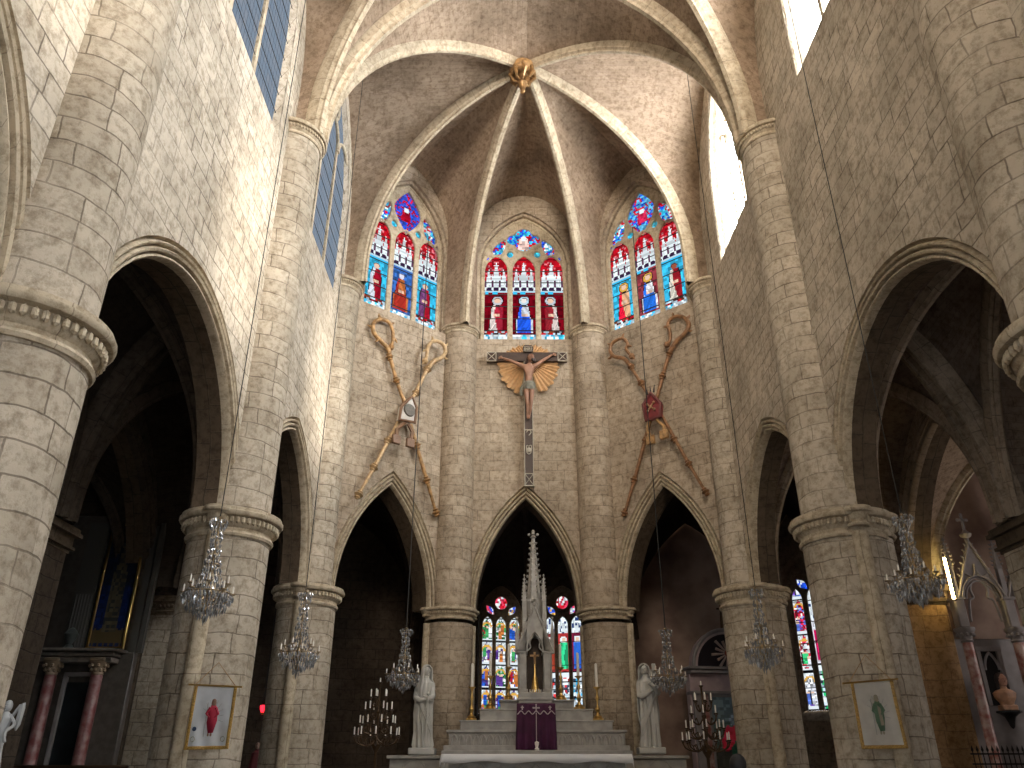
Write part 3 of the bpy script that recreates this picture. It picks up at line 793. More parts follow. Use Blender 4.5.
for s in(-1,1):
    fr=rframes[(s,2)]; uc=fr.L*(.45 if s>0 else .40)
    if s>0: sp_=[tall_fig(14,(230,60,90),(200,190,220),(230,60,60)),scene(63,PB+[(225,230,240)]*2),scene(94,PB+[(225,230,240)]*2)]; WP=[(225,230,240)]*4+[(120,80,190),(200,40,70),(60,190,120),(90,120,210)]; sp_=[scene(63,WP,1.1),tall_fig(14,(225,20,100),(225,225,235),(40,190,110)),scene(94,WP,.9),scene(12,WP)]
    else: sp_=[scene(15,PA),scene(26,PA),scene(37,PA),scene(48,PA)]
    stained(9 if s<0 else 10,fr,.24,uc,list(zip((-.72,-.24,.24,.72) if s<0 else (.72,.24,-.24,-.72),sp_)),.185,3.35,6.65,7.02,(.97,6.9,7.95),
        [('disc',0,7.4,.24,.24,0,tm(90,(BLUE,WHITE,PURP))),('vesica',-.5,7.12,.14,.26,.75,tm(91,(WHITE,PINK,RED))),('vesica',.5,7.12,.14,.26,-.75,tm(92,(WHITE,BLUE)))],mat=M['dark_stone'],cell=.045,frame_r=.035,lead_p=.65)
# ================================================================ OBJECTS
def ray(x,y):
    a=P(x,y,CAM.y+1); return (a-CAM).normalized()
def onplane(fr,x,y,off):
    """point where pixel ray meets the wall plane moved `off` into the room"""
    d=ray(x,y); o=fr.A+fr.n*off
    return CAM+d*((o-CAM).dot(fr.n)/d.dot(fr.n))
def tubeobj(name,pts,r,mat,parent,n=8): return MB().tube(pts,r,n).build(name,mat,parent)
def smooth_path(pts,k=5):
    pts=[Vector(p) for p in pts]; out=[]
    for i in range(len(pts)-1):
        p0=pts[max(0,i-1)];p1=pts[i];p2=pts[i+1];p3=pts[min(len(pts)-1,i+2)]
        for j in range(k):
            t=j/k; out.append(.5*((2*p1)+(p2-p0)*t+(2*p0-5*p1+4*p2-p3)*t*t+(3*p1-p0-3*p2+p3)*t**3))
    out.append(pts[-1]); return out
# ---------------------------------------------------------------- high altar
YA=20.75
def zx(xz,yz=600,Y=YA): return P(330+xz/2.844,498+yz/2.844,Y).x
def zz_(yz,Y=YA): return P(530,498+yz/2.844,Y).z
XC=zx(583)
ha=empty('high_altar',(XC,YA,0.7),0,'grey marble stepped high altar with gothic canopy under the central arch','altar')
def lx(xz,Y=YA): return zx(xz,600,Y)-XC
def lz(yz,Y=YA): return zz_(yz,Y)-.7
def slab(name,x0,x1,y0,y1,dep,mat=None,par=None,bev=.012,dy=0):
    a,b=lx(x0),lx(x1); t,u=lz(y0),lz(y1)
    return MB().box(((a+b)/2,dy,(t+u)/2),(b-a,dep,t-u),bev=bev).build(name,mat or M['marble'],par or ha)
# base and predella
MB().box((0,-.2,(lz(722))/2),(lx(836)-lx(332),1.9,lz(722)),bev=.01).build('base',M['marble'],ha)
slab('base_step',332,836,706,724,1.46)
slab('predella',345,826,671,708,1.2)
slab('predella_shelf',338,832,663,671,1.30)
# blind arcade on the predella
arcs=[MB(),MB()]; n=24; a,b=lx(350),lx(822); w=(b-a)/n; zb,zt=lz(704),lz(674)
for i in range(n):
    u=a+(i+.5)*w
    if lx(528)<u<lx(642): continue
    A=Arch(u,w*.40,zb+.05,zt-.02)
    pts=[(u-w*.40,zb)]+A.full(n=5)+[(u+w*.40,zb)]
    arcs[u>0].tube([(x,-.612,z) for x,z in pts],.026,5)
[q.build('predella_arcade',M['marble'],ha) for q in arcs]
slab('lower_gradine',375,795,638,664,1.0); slab('middle_gradine',428,742,606,639,.86); slab('upper_gradine',484,690,580,607,.72)
for x0,x1,y in((372,798,638),(425,745,606),(481,693,580)): 
    a_,b_=lx(x0),lx(x1); MB().box(((a_+b_)/2,0,lz(y)),(b_-a_,.9 if x0>372 else 1.04,.04),bev=.01).build('gradine_edge',M['marble'],ha)
# throne + canopy
thr=MB(); 
thr.box((0,-.12,(lz(558)+lz(590))/2),(lx(632)-lx(537),.8,lz(558)-lz(590)),bev=.02)
thr.box((0,-.12,lz(577)),(lx(636)-lx(533),.86,.05),bev=.01)
thr.build('throne',M['marble'],ha)
cn=MB()
zb,zc=lz(558),lz(440)
for sx in(-1,1):
    for sy in(-1,1):
        x=sx*(lx(617)); y=sy*.26-.12
        cn.box((x,y,(zb+zc)/2),(.17,.14,zc-zb),bev=.02)
        cn.box((x,y,zb+.04),(.22,.2,.08),bev=.01); cn.box((x,y,zc-.03),(.23,.2,.07),bev=.01)
        cn.lathe([(.03,0),(.03,zc-zb-.1)],(x+sx*.095,y-.06,zb+.05),n=8)
cn.build('canopy_column',M['marble'],ha)
# arched gable front
def gable(mb,cx,y,zs,half,arch_half,zap_arch,zap_g,th,foil=True):
    """pointed arch opening inside a steep gable, as a plate th thick"""
    A=Arch(cx,arch_half,zs,zap_arch); up=A.full(n=8)
    rows=[[],[]]
    for (x,z) in [(cx-arch_half,zs)]+up+[(cx+arch_half,zs)]:
        t=abs(x-cx)/half; zg=zap_g-(zap_g-zs)*min(1,t)
        rows[0].append(Vector((x,y,z))); rows[1].append(Vector((x*1.0+(x-cx)*.0,y,max(zg,z+.02))))
    mb.grid(rows)
    rows2=[[p+Vector((0,th,0)) for p in r] for r in rows]; mb.grid(rows2); mb.grid([rows[0],rows2[0]]); mb.grid([rows[1],rows2[1]])
    for s in(-1,1): # outer shoulder triangle
        a=Vector((cx+s*arch_half,y,zs)); b=Vector((cx+s*half,y,zs)); c=Vector((cx+s*arch_half,y,zap_g-(zap_g-zs)*arch_half/half))
        mb.prism([(a.x,a.z),(b.x,b.z),(c.x,c.z)],lambda u,z,d:Vector((u,y+d,z)),0,th)
    for s in(-1,1): mb.tube([(cx+s*half*1.02,y-.01,zs),(cx,y-.01,zap_g+.02)],.03,6)
    mb.tube([(x,y-.01,z) for x,z in up],.022,6)
    if foil:
        for s in(-1,1): mb.tube(smooth_path([(cx+s*arch_half,y+.02,zs),(cx+s*arch_half*.55,y+.02,zs+.08),(cx+s*arch_half*.62,y+.02,zs+(zap_arch-zs)*.5),(cx,y+.02,zap_arch-.03)],4),.02,5)
def crockets(mb,p0,p1,n,r,out):
    p0=Vector(p0);p1=Vector(p1);out=Vector(out)
    for i in range(n):
        p=p0.lerp(p1,(i+.5)/n); mb.ball(p+out*r*.8,r,6); mb.ball(p+out*r*1.7+Vector((0,0,r*.5)),r*.6,5)
g=MB(); hw=lx(634); zs=lz(440); 
gable(g,0,-.48,zs-.02,hw,lx(606),lz(388),lz(320),.10)
gable(g,0,.20,zs-.02,hw,lx(606),lz(388),lz(320),.08)
for s in(-1,1): 
    crockets(g,(s*hw,-.46,zs),(0,-.46,lz(322)),7,.035,(s,0,.5))
    g.box((s*lx(617),-.12,(zs+lz(400))/2),(.10,.6,lz(400)-zs),bev=.01)
g.ball((0,-.46,lz(312)),.05,6); g.box((0,-.46,lz(300)),(.05,.04,.2)); g.box((0,-.46,lz(301)),(.16,.04,.05))
g.build('canopy_gable',M['marble'],ha)
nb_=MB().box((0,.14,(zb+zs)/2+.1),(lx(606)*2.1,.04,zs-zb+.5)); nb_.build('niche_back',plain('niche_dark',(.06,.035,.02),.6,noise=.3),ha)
# spire: octagonal, with crockets, and flanking pinnacles
spm=MB()
spm.lathe([(.27,lz(350)),(.27,lz(330)),(.26,lz(300)),(.20,lz(292)),(.19,lz(285)),(.045,lz(118)),(.09,lz(116)),(.02,lz(108))],(0,-.12,0),n=8,a0=PI/8,a1=2*PI+PI/8)
for k in range(8):
    a=PI/8+k*PI/4; c,s_=math.cos(a),math.sin(a)
    crockets(spm,(.20*c,-.12+.20*s_,lz(282)),(.05*c,-.12+.05*s_,lz(125)),10,.026,(c,s_,0))
spm.ball((0,-.12,lz(104)),.05,6)
for q in((.11,0),(-.11,0),(0,.11),(0,-.11)): spm.ball((q[0],-.12+q[1],lz(108)),.045,6)
spm.lathe([(.03,lz(108)),(.05,lz(98)),(0,lz(93))],(0,-.12,0),n=6)
spm.build('spire',M['marble'],ha,smooth=25)
for s in(-1,1):
    for yy in(-.38,.12):
        p=MB(); x=s*lx(612)
        p.box((x,yy,(lz(390)+lz(300))/2),(.11,.11,lz(300)-lz(390)),bev=.01)
        p.lathe([(.08,lz(300)),(.06,lz(290)),(.01,lz(232)),(.035,lz(230)),(0,lz(225))],(x,yy,0),n=4,a0=PI/4,a1=2*PI+PI/4)
        for k in range(4):
            a=PI/4+k*PI/2; crockets(p,(x+.07*math.cos(a),yy+.07*math.sin(a),lz(292)),(x+.02*math.cos(a),yy+.02*math.sin(a),lz(236)),6,.016,(math.cos(a),math.sin(a),0))
        p.build('pinnacle',M['marble'],ha,smooth=25)
    for yy in(-.44,): # lower outer pinnacles by the gable foot
        p=MB(); x=s*lx(634); p.box((x,yy,lz(420)),(.09,.1,.5),bev=.01); p.lathe([(.065,lz(395)),(.0,lz(345))],(x,yy,0),n=4,a0=PI/4,a1=2*PI+PI/4); p.ball((x,yy,lz(350)),.04,6); p.build('pinnacle',M['marble'],ha,smooth=25)
# crucifix inside the niche
c_=empty('niche_crucifix',(XC,YA-.28,zz_(556)),0,'tall thin gilt cross on foot inside the altar canopy niche','cross')
h_=zz_(445)-zz_(556)
MB().lathe([(.13,0),(.13,.04),(.09,.1),(.06,.3),(.03,.42),(.022,h_*.8),(0,h_*.82)],n=12).build('foot',M['gold'],c_)
k=MB(); k.box((0,0,h_*.85),(.05,.04,h_*.34)); k.box((0,0,h_*.93),(.22,.04,.04)); k.tube([(-.08,-.03,h_*.925),(0,-.04,h_*.88),(.08,-.03,h_*.925)],.014,6); k.tube([(0,-.04,h_*.93),(0,-.04,h_*.72)],[.02,.012],6); k.build('cross',M['giltwood'],c_)
# row of small candles in front of it
for i in range(6):
    o=MB().lathe([(0,0),(.014,0),(.014,.055),(0,.06)],n=8).build('tealight',M['candle'],None,loc=(XC-.13+i*.052,YA-.47,zz_(557)+.0)); tag(o,'small white candle in the row at the foot of the altar niche','candle','candles in the altar niche')
# veil
v=empty('tabernacle_veil',(XC,YA-.735,zz_(592)),0,'purple cloth veil with pale trim and cross hanging on the altar front','veil')
vw=lx(638)-lx(528); vh=zz_(592)-zz_(716,YA-.8); 
rows=[];N_=40
for j in range(21):
    t=j/20; row=[]
    for i in range(N_+1):
        u=(i/N_-.5); x=u*vw*(.95+.06*t); row.append((x,-.10-.025*math.sin(i*.9)*(.3+t)-.03*abs(u)*0,-vh*t))
    rows.append(row)
m_=MB().grid(rows); m_.build('cloth',M['purple'],v,solid=.012)
tr=MB(); tr.tube([(-vw*.47+vw*.94*i/60,-.15,-.20-.035*math.cos(i/60*2*PI*5)) for i in range(61)],.011,5); tr.box((0,-.145,-vh*.6),(.018,.012,vh*.78)); tr.box((0,-.15,-.10),(.03,.012,.15)); tr.box((0,-.15,-.10),(.13,.012,.03))
for q in((.065,-.1),(-.065,-.1),(0,-.03),(0,-.17)): tr.ball((q[0],-.15,q[1]),.022,6)
for sx in(-1,1):
    tr.box((sx*.32,-.15,-.10),(.03,.012,.09)); tr.box((sx*.32,-.15,-.09),(.07,.012,.025))
tr.build('trim',plain('pale_braid',(.50,.42,.42),.7),v)
o=MB().lathe([(0,0),(.05,0),(.055,.03),(.03,.06),(.045,.12),(.05,.17),(.0,.19)],n=12).build('votive_cup',M['candle'],None,loc=(XC,19.72,lz(722)+.706)); tag(o,'small white cup standing before the purple altar veil','cup')
# candlesticks
def candlestick(x,z,label):
    e=empty('altar_candlestick',(x,YA-.22,z),0,label,'candlestick','tall gilt candlesticks on the altar steps')
    MB().lathe([(0,0),(.125,0),(.13,.03),(.09,.06),(.10,.09),(.05,.12),(.03,.17),(.045,.21),(.06,.25),(.04,.30),(.022,.36),(.022,.44),(.04,.48),(.045,.52),(.022,.57),(.02,.66),(.035,.70),(.085,.735),(.09,.75),(0,.75)],n=16).build('stem',M['gold'],e)
    f=MB()
    for k in range(3):
        a=k*2*PI/3+PI/2; f.ball((.11*math.cos(a),.11*math.sin(a),.03),.035,6)
    f.build('feet',M['gold'],e)
    MB().lathe([(0,.74),(.036,.74),(.032,1.28),(.01,1.295),(0,1.30)],n=12).build('candle',M['candle'],e)
ord_=['outermost left','second from the left','third from the left','third from the right','second from the right','outermost right']
for i,(x,yy) in enumerate(((403,638),(456,606),(508,580),(656,580),(707,606),(760,638))):
    candlestick(zx(x,yy),zz_(yy)+.022,'gilt candlestick with white candle, %s on the altar steps'%ord_[i])
# side ledges carrying the statues
for s,(x0,x1) in ((-1,(176,329)),(1,(839,1000))):
    a_,b_=zx(x0),zx(x1); z1=zz_(733)
    e=empty('altar_side_plinth',((a_+b_)/2,YA+.1,0.7),0,'grey stone side wall with slab top under the %s white statue'%('left' if s<0 else 'right'),'plinth','side walls of the high altar')
    MB().box((0,0,(z1-.7-.08)/2),(b_-a_-.14,.9,z1-.78),bev=.01).build('body',M['marble'],e)
    MB().box((0,-.03,z1-.7-.035),(b_-a_,1.0,.07),bev=.012).build('slab',M['marble'],e)
    m_=MB(); A=Arch(0,.26,-.35+z1-.7,z1-.7-.14); m_.tube([(-.26,-.46,-.9+z1)]+[(x,-.46,z) for x,z in A.full(n=8)]+[(.26,-.46,-.9+z1)],.02,6); m_.build('blind_arch',M['marble'],e)
# front altar table and cloth
YT=17.4; tx0,tx1=P(330+317/2.844,755,YT).x,P(330+858/2.844,755,YT).x; tz=P(530,754.5,YT).z
e=empty('altar_table',((tx0+tx1)/2,YT+.55,0.7),0,'long stone altar table with gothic arcaded front under a white cloth','altar')
tw=tx1-tx0; th_=tz-.7
MB().box((0,.05,(th_-.14)/2),(tw-.25,.95,th_-.14),bev=.01).build('body',M['marble'],e)
MB().box((0,0,th_-.075),(tw-.05,1.1,.13),bev=.02).build('slab',M['marble'],e)
m_=MB(); n=9; w=(tw-.5)/n
for i in range(n):
    u=-tw/2+.25+(i+.5)*w; A=Arch(u,w*.42,th_-.45,th_-.17); m_.tube([(u-w*.42,-.44,.1)]+[(x,-.44,z) for x,z in A.full(n=8)]+[(u+w*.42,-.44,.1)],.025,6)
m_.build('arcade',M['marble'],e)
rows=[]
prof=[(-.60,-.13),(-.585,-.06),(-.575,-.01),(-.56,.006),(0,.008),(.56,.006),(.58,-.02),(.59,-.12)]
for j,(yy,zz2) in enumerate(prof):
    row=[(-tw/2-.03,yy,zz2-.10 if 0<j<7 else zz2-.1)]
    for i in range(61):
        u=i/60; row.append((-tw/2+tw*u,yy+(.012*math.sin(i*.8) if j in(0,) else 0),zz2-(.0 if 0<j<7 else .02*math.sin(i*.35)+.01)))
    row.append((tw/2+.03,yy,zz2-.12)); rows.append(row)
o=MB().grid(rows).build('altar_cloth',M['cloth'],None,loc=((tx0+tx1)/2,YT+.55,tz),solid=.008); tag(o,'long white linen cloth covering the front altar table','cloth')
# ---------------------------------------------------------------- draped figures
def draped(secs,n=40,folds=9,amp=.06,ph=0,tw=.5):
    """secs=(z,cx,cy,rx,ry,foldamp)"""
    rows=[]
    for (z,cx,cy,rx,ry,fa) in secs:
        row=[]
        for k in range(n):
            a=2*PI*k/n; f=1+fa*amp*(math.sin(folds*a+ph+z*tw*3)+.6*math.sin((folds*1.6)//1*a-ph*2+z*4))
            row.append((cx+rx*f*math.cos(a),cy+ry*f*math.sin(a),z))
        rows.append(row)
    return rows
def dense(secs,k=4):
    out=[]
    for i in range(len(secs)-1):
        for j in range(k):
            t=j/k; t=t*t*(3-2*t); out.append(tuple(a+(b-a)*t for a,b in zip(secs[i],secs[i+1])))
    out.append(secs[-1]); return out
def headmesh(mb,c,r,yaw=0,tilt=0,nose=True,sy=1.0):
    c=Vector(c); Mx=Matrix.Rotation(yaw,3,'Z')@Matrix.Rotation(tilt,3,'X')
    mb.ball(c,r,16,sx=.80,sy=.95*sy,sz=1.18,M=Mx)
    if nose:
        f=lambda x,y,z: c+Mx@Vector((x*r,y*r,z*r))
        mb.tube([f(0,-.86,.18),f(0,-1.13,-.16),f(0,-.95,-.24)],[r*.09,r*.17,r*.12],6)
        mb.tube([f(-.2,-.86,-.46),f(0,-.95,-.45),f(.2,-.86,-.46)],r*.075,5)
        mb.tube([f(-.5,-.74,.24),f(-.22,-.90,.30),f(0,-.9,.22),f(.22,-.90,.30),f(.5,-.74,.24)],r*.085,5)
        for q in(-1,1): mb.ball(f(q*.30,-.84,.10),r*.12,6)
        mb.ball(f(0,-.78,-.85),r*.24,6)
def hand(mb,c,d,up,r=.02,curl=.6,s=1):
    """palm with five separate curled fingers; d=direction of fingers, up=back of the hand"""
    c=Vector(c); d=Vector(d).normalized(); up=Vector(up); sd=d.cross(up).normalized(); up=sd.cross(d)
    mb.ball(c+d*r*1.5,r*1.9,8,sx=1,sy=.9,sz=.8)
    for k in range(4):
        o=c+d*r*2.6+sd*(k-1.5)*r*.9; L=r*(2.6,3.1,2.9,2.2)[k]
        mb.tube([o,o+d*L*.5-up*L*.15*curl,o+d*L*(.85)-up*L*.6*curl],[r*.45,r*.4,r*.3],6)
    o=c+d*r*1.0+sd*s*r*1.6; mb.tube([o,o+(d+sd*s*.8)*r*1.1,o+(d*1.0)*r*2.0+sd*s*r*1.0-up*r*.8],[r*.5,r*.42,r*.34],6)
def statue(x,Y,yb,yt,label,side):
    zb,zt=zz_(yb,Y),zz_(yt,Y); H=zt-zb; z0=P(530,498+710/2.844,Y).z
    e=empty('marble_statue',(zx(x,600,Y),Y,zb),0,label,'statue','white marble statues flanking the altar')
    k=H/1.95; s=side
    b=MB(); b.box((0,0,-.075),(.62,.5,.15),bev=.02); b.build('plinth',M['statue'],e)
    secs=[(0,0,0,.23,.19,1.6),(.06,0,0,.245,.20,1.6),(.35,s*.01,0,.215,.19,1.5),(.75,s*.03,.01,.215,.18,1.2),(1.0,s*.03,0,.215,.17,1.0),(1.22,0,0,.215,.155,.8),(1.42,-s*.01,0,.235,.15,.6),(1.52,-s*.02,0,.21,.13,.5),(1.58,-s*.02,0,.12,.10,.3),(1.64,-s*.02,-.01,.075,.075,.1),(1.70,-s*.02,-.01,.07,.07,0)]
    m_=MB(); m_.grid([[tuple(q*k for q in p) for p in r] for r in draped(dense(secs,4),64,11,.085,ph=s,tw=.4)],cv=True)
    hc=(-s*.03*k if 0 else (.03 if s<0 else -.04),-.03,1.80*k)
    yaw= .75 if s<0 else -.35; tilt=.0 if s<0 else .28
    headmesh(m_,hc,.105*k,yaw=yaw,tilt=-tilt)
    # arms crossing the body
    if s<0:
        A=[(.17,.0,1.43),(.20,-.10,1.2),(.14,-.22,1.14),(.04,-.25,1.18)]; B=[(-.17,0,1.43),(-.21,-.08,1.18),(-.10,-.22,1.10),(.06,-.26,1.12)]
    else:
        A=[(.17,.0,1.43),(.25,-.08,1.25),(.20,-.2,1.36),(.05,-.22,1.46)]; B=[(-.17,0,1.43),(-.20,-.10,1.2),(-.1,-.22,1.2),(.06,-.23,1.30)]
    for q in(A,B): m_.tube([Vector(p)*k for p in smooth_path(q,4)],[.085*k]*2+[.08*k]*4+[.07*k]*4+[.05*k]*3,10)
    m_.build('figure',M['statue'],e)
    hm=MB(); hand(hm,Vector(A[-1])*k,(-1,0,.2),(0,-1,0),.02*k); hand(hm,Vector(B[-1])*k,(1,0,.1),(0,-1,0),.02*k,s=-1); hm.build('hands',M['statue'],e)
    # veil and mantle
    vm=MB(); rows=[]
    hx,hy,hz=hc; fd=Vector((math.sin(yaw),-math.cos(yaw),0))
    levels=[(1.97,.03),(1.95,.08),(1.90,.125),(1.82,.145),(1.72,.15),(1.62,.155),(1.52,.20),(1.40,.235),(1.2,.24),(1.0,.235),(.8,.245),(.62,.235),(.5,.20)]
    fa=math.atan2(fd.y,fd.x)
    for (z,r) in levels:
        gap=.0 if z>1.93 else (1.2 if z>1.6 else (1.0 if z>1.1 else 1.25)); row=[]
        for i in range(33):
            a=fa+gap+(2*PI-2*gap)*i/32; f=1+.07*math.sin(i*1.5+z*4)*(1 if z<1.6 else .3)
            cx=hx*min(1,max(0,(z-1.3)/.4)); cy=.02
            row.append(((cx+r*f*math.cos(a))*1.0*k,(cy+r*.85*f*math.sin(a))*k,z*k))
        rows.append(row)
    vm.grid(rows); vm.build('veil',M['statue'],e,solid=.025)
    if s<0:
        st=MB(); st.tube([(.12*k,-.30*k,1.22*k),(.10*k,-.30*k,.75*k),(.09*k,-.27*k,.1)],.018,6); st.ball((.12*k,-.30*k,1.24*k),.05*k,8); st.build('staff',M['statue'],e)
    else:
        st=MB(); st.box((.22*k,.05,1.45*k),(.09,.07,1.05*k),bev=.01); st.box((.22*k,.05,1.78*k),(.36,.07,.09),bev=.01); st.build('cross',M['statue'],e)
    # mantle sweep folds
    fm_=MB()
    for i in range(5):
        t=i/4; fm_.tube(smooth_path([((-.22+.05*t)*k*s*-1,-.12*k,(1.25-.1*t)*k),((-.02)*k*s*-1,-.235*k,(.98-.14*t)*k),((.20-.02*t)*k*s*-1,-.12*k,(.55-.16*t)*k),((.2)*k*s*-1,-.08*k,(.3-.05*t)*k)],4),.022*k,6)
    fm_.build('mantle_folds',M['statue'],e)
    return e
statue(268,20.55,711,477,'white marble statue of veiled woman with hands joined over a staff, left','-' and -1)
statue(905,20.55,709,473,'white marble statue of bowed veiled woman with a cross behind her, right',1)
# ---------------------------------------------------------------- crucifix on the apse wall
afr=apse_frames[1]; YW=afr.A.y
def W(x,y,off): p=onplane(afr,x,y,off); return p
cx0=W(528,356,.22)
cr=empty('wall_crucifix',(cx0.x,cx0.y,W(528,486,.22).z),0,'large dark wooden crucifix with sculpted Christ and golden fan, on apse wall','crucifix')
O=Vector(cr.location)
def wl(x,y,off=.22): return W(x,y,off)-O
bw=M['crosswood']=plain('dark_cross_wood',(.055,.028,.018),.5,noise=.3)
brd=M['crossedge']=plain('cross_edge',(.42,.38,.30),.5)
zt=wl(528,345).z; zh=(wl(528,352).z+wl(528,361.5).z)/2; hh=wl(528,352).z-wl(528,361.5).z
xl,xr=wl(487,357).x,wl(567,357).x
m_=MB(); m_.box((0,.06,zt/2),(.24,.12,zt)); m_.box(((xl+xr)/2,.055,zh),(xr-xl,.13,hh*.9)); m_.build('beam',bw,cr)
m_=MB()
for s in(-1,1): m_.box((s*.125,.03,zt/2-.3),(.022,.15,zt-.6))
m_.box((0,.03,.0),(.30,.15,.03))
for (a,b,zc_) in ((xl,xl+.28,zh),(xr-.28,xr,zh)):
    for t in(a,b): m_.box((t,.0,zc_),(.02,.05,hh*.95))
    for s in(-1,1):
        m_.box(((a+b)/2,0,zc_+s*hh*.45),(b-a,.05,.02)); m_.tube([(a,-.015,zc_-s*hh*.43),(b,-.015,zc_+s*hh*.43)],.012,4)
for s in(-1,1): m_.tube([(-.12*s,-.015,.03),(.12*s,-.015,.36)],.012,4)
m_.box((0,-.01,.37),(.25,.03,.02)); m_.box((0,-.01,wl(528,430).z),(.26,.03,.025))
m_.build('border',brd,cr)
m_=MB(); zq=wl(528,450).z; m_.ball((0,-.02,zq),.07,8,sy=.3,sz=1.2)
for s in(-1,1): m_.tube(smooth_path([(0,-.03,zq+.1),(s*.07,-.03,zq+.13),(s*.06,-.03,zq-.08),(0,-.03,zq-.14)],4),.016,5)
m_.tube(smooth_path([(-.07,-.03,zq+.55),(0,-.03,zq+.62),(.07,-.03,zq+.55),(0,-.03,zq+.45)],4),.014,5)
m_.build('carved_emblem',brd,cr)
# fan of rays
fan=MB(); ctr=wl(528.5,362,.12); nn=44
R1=(wl(556,362,.12).x-wl(501,362,.12).x)/2
def rad(a): # a from 0 right, ccw
    base=R1*1.12
    if a>0 and a<PI: return base*(1-.36*math.sin(a)**.8)
    return base*(1+.22*math.sin(-a)**2)
for i in range(nn):
    a0_=-PI*.5+2*PI*i/nn; a1_=-PI*.5+2*PI*(i+1)/nn; am=(a0_+a1_)/2
    def pt(a,r,y): return (ctr.x+r*math.cos(a),.12+y,ctr.z+r*math.sin(a))
    def nrm(a): 
        while a>PI: a-=2*PI
        return a
    if abs(abs(nrm(am))- PI/2)<.22 and nrm(am)<0: continue
    r=rad(nrm(am))*(.96+.06*(i%2))
    fan.add([pt(a0_,.05,0),pt(am,.05,-.01),pt(a1_,.05,0),pt(a1_,r*.95,.0),pt(am,r,-.05),pt(a0_,r*.95,.0)],[(0,1,4,5),(1,2,3,4)])
    fan.add([pt(a0_,r*.95,0),pt(am,r,-.05),pt(a1_,r*.95,0),pt(am,r*.9,.05)],[(0,1,2,3)])
fan.build('golden_fan',plain('golden_fan_wood',(.60,.36,.17),.5,metal=.15,noise=.2,nscale=10),cr,solid=.012,smooth=0)
ti=wl(528,349,.3); m_=MB().box((0,-.08,ti.z),(.32,.03,.20),bev=.005); m_.build('titulus',bw,cr)
m_=MB(); lw=.016
def stroke(x0,z0,x1,z1): m_.tube([(x0,-.10,ti.z+z0),(x1,-.10,ti.z+z1)],.010,4)
X=-.115; stroke(X,-.05,X,.05)
X=-.075; stroke(X,-.05,X,.05); stroke(X,.05,X+.055,-.05); stroke(X+.055,-.05,X+.055,.05)
X=.02; stroke(X,-.05,X,.05); stroke(X,.05,X+.045,.035); stroke(X+.045,.035,X+.04,0); stroke(X+.04,0,X,0); stroke(X+.01,0,X+.055,-.05)
X=.115; stroke(X,-.05,X,.05)
for s in(-1,1): stroke(-.145,s*.08,.145,s*.08)
m_.build('lettering',brd,cr)
# the figure: one continuous skinned body
flesh=plain('painted_flesh',(.36,.19,.12),.55,noise=.25,nscale=6)
def W2(x,y,o=.33): q=wl(x,y,o); return q
sh_z=W2(528,368).z; hip=W2(529,386); knee=W2(529,402); feet=W2(528.5,417)
HL,HR=W2(499.5,357.5,.27),W2(555.5,354.5,.27)
J=[('pelvis',(hip.x,-.16,hip.z),.13),('belly',(hip.x,-.17,hip.z+.22),.105),('chest',(hip.x,-.19,sh_z-.08),.155),('neck',(hip.x+.02,-.18,sh_z+.11),.055),('head0',(hip.x+.05,-.24,sh_z+.22),.075),
('shL',(hip.x-.2,-.17,sh_z+.04),.075),('elL',(HL.x*.55-.02,-.15,(sh_z+HL.z)/2+.02),.05),('wrL',(HL.x+.10,-.08,HL.z-.03),.033),
('shR',(hip.x+.2,-.17,sh_z+.04),.075),('elR',(HR.x*.55+.02,-.15,(sh_z+HR.z)/2+.02),.05),('wrR',(HR.x-.10,-.08,HR.z-.03),.033),
('hL',(hip.x-.09,-.16,hip.z-.1),.10),('kL',(knee.x-.06,-.24,knee.z),.06),('cL',(knee.x-.04,-.18,knee.z-.18),.055),('aL',(feet.x-.03,-.10,feet.z+.06),.035),('fL',(feet.x-.02,-.17,feet.z-.08),.035),
('hR',(hip.x+.09,-.16,hip.z-.1),.10),('kR',(knee.x+.07,-.24,knee.z),.06),('cR',(knee.x+.05,-.18,knee.z-.18),.055),('aR',(feet.x+.03,-.10,feet.z+.06),.035),('fR',(feet.x+.01,-.18,feet.z-.08),.035)]
E=[(0,1),(1,2),(2,3),(3,4),(2,5),(5,6),(6,7),(2,8),(8,9),(9,10),(0,11),(11,12),(12,13),(13,14),(14,15),(0,16),(16,17),(17,18),(18,19),(19,20)]
def skinned(name,J,E,mat,parent,lv=2):
    me=bpy.data.meshes.new(name); me.from_pydata([j[1] for j in J],E,[]); o=bpy.data.objects.new(name,me); col.objects.link(o)
    me.materials.append(mat)
    sk=o.modifiers.new('skin','SKIN'); sk.use_smooth_shade=True
    if me.skin_vertices:
        for v_,j in zip(me.skin_vertices[0].data,J): v_.radius=(j[2],j[2]*(.8 if j[0] in('chest','belly','pelvis') else 1)); v_.use_root=(j is J[0])
    else:
        bm=bmesh.new(); bm.from_mesh(me); ly=bm.verts.layers.skin.verify()
        bm.verts.ensure_lookup_table()
        for v_,j in zip(bm.verts,J): v_[ly].radius=(j[2],j[2]*(.8 if j[0] in('chest','belly','pelvis') else 1))
        bm.verts[0][ly].use_root=True; bm.to_mesh(me); bm.free()
    sb=o.modifiers.new('sub','SUBSURF'); sb.levels=lv; sb.render_levels=lv
    o.parent=parent; return o
skinned('body',J,E,flesh,cr)
hd=MB(); hc=(hip.x+.06,-.27,sh_z+.27); headmesh(hd,hc,.125,yaw=.35,tilt=-.45); 
hand(hd,(HL.x+.10,-.08,HL.z-.03),(-1,0,.1),(0,-1,0),.026); hand(hd,(HR.x-.10,-.08,HR.z-.03),(1,0,.1),(0,-1,0),.026,s=-1)
hd.build('head_and_hands',flesh,cr)
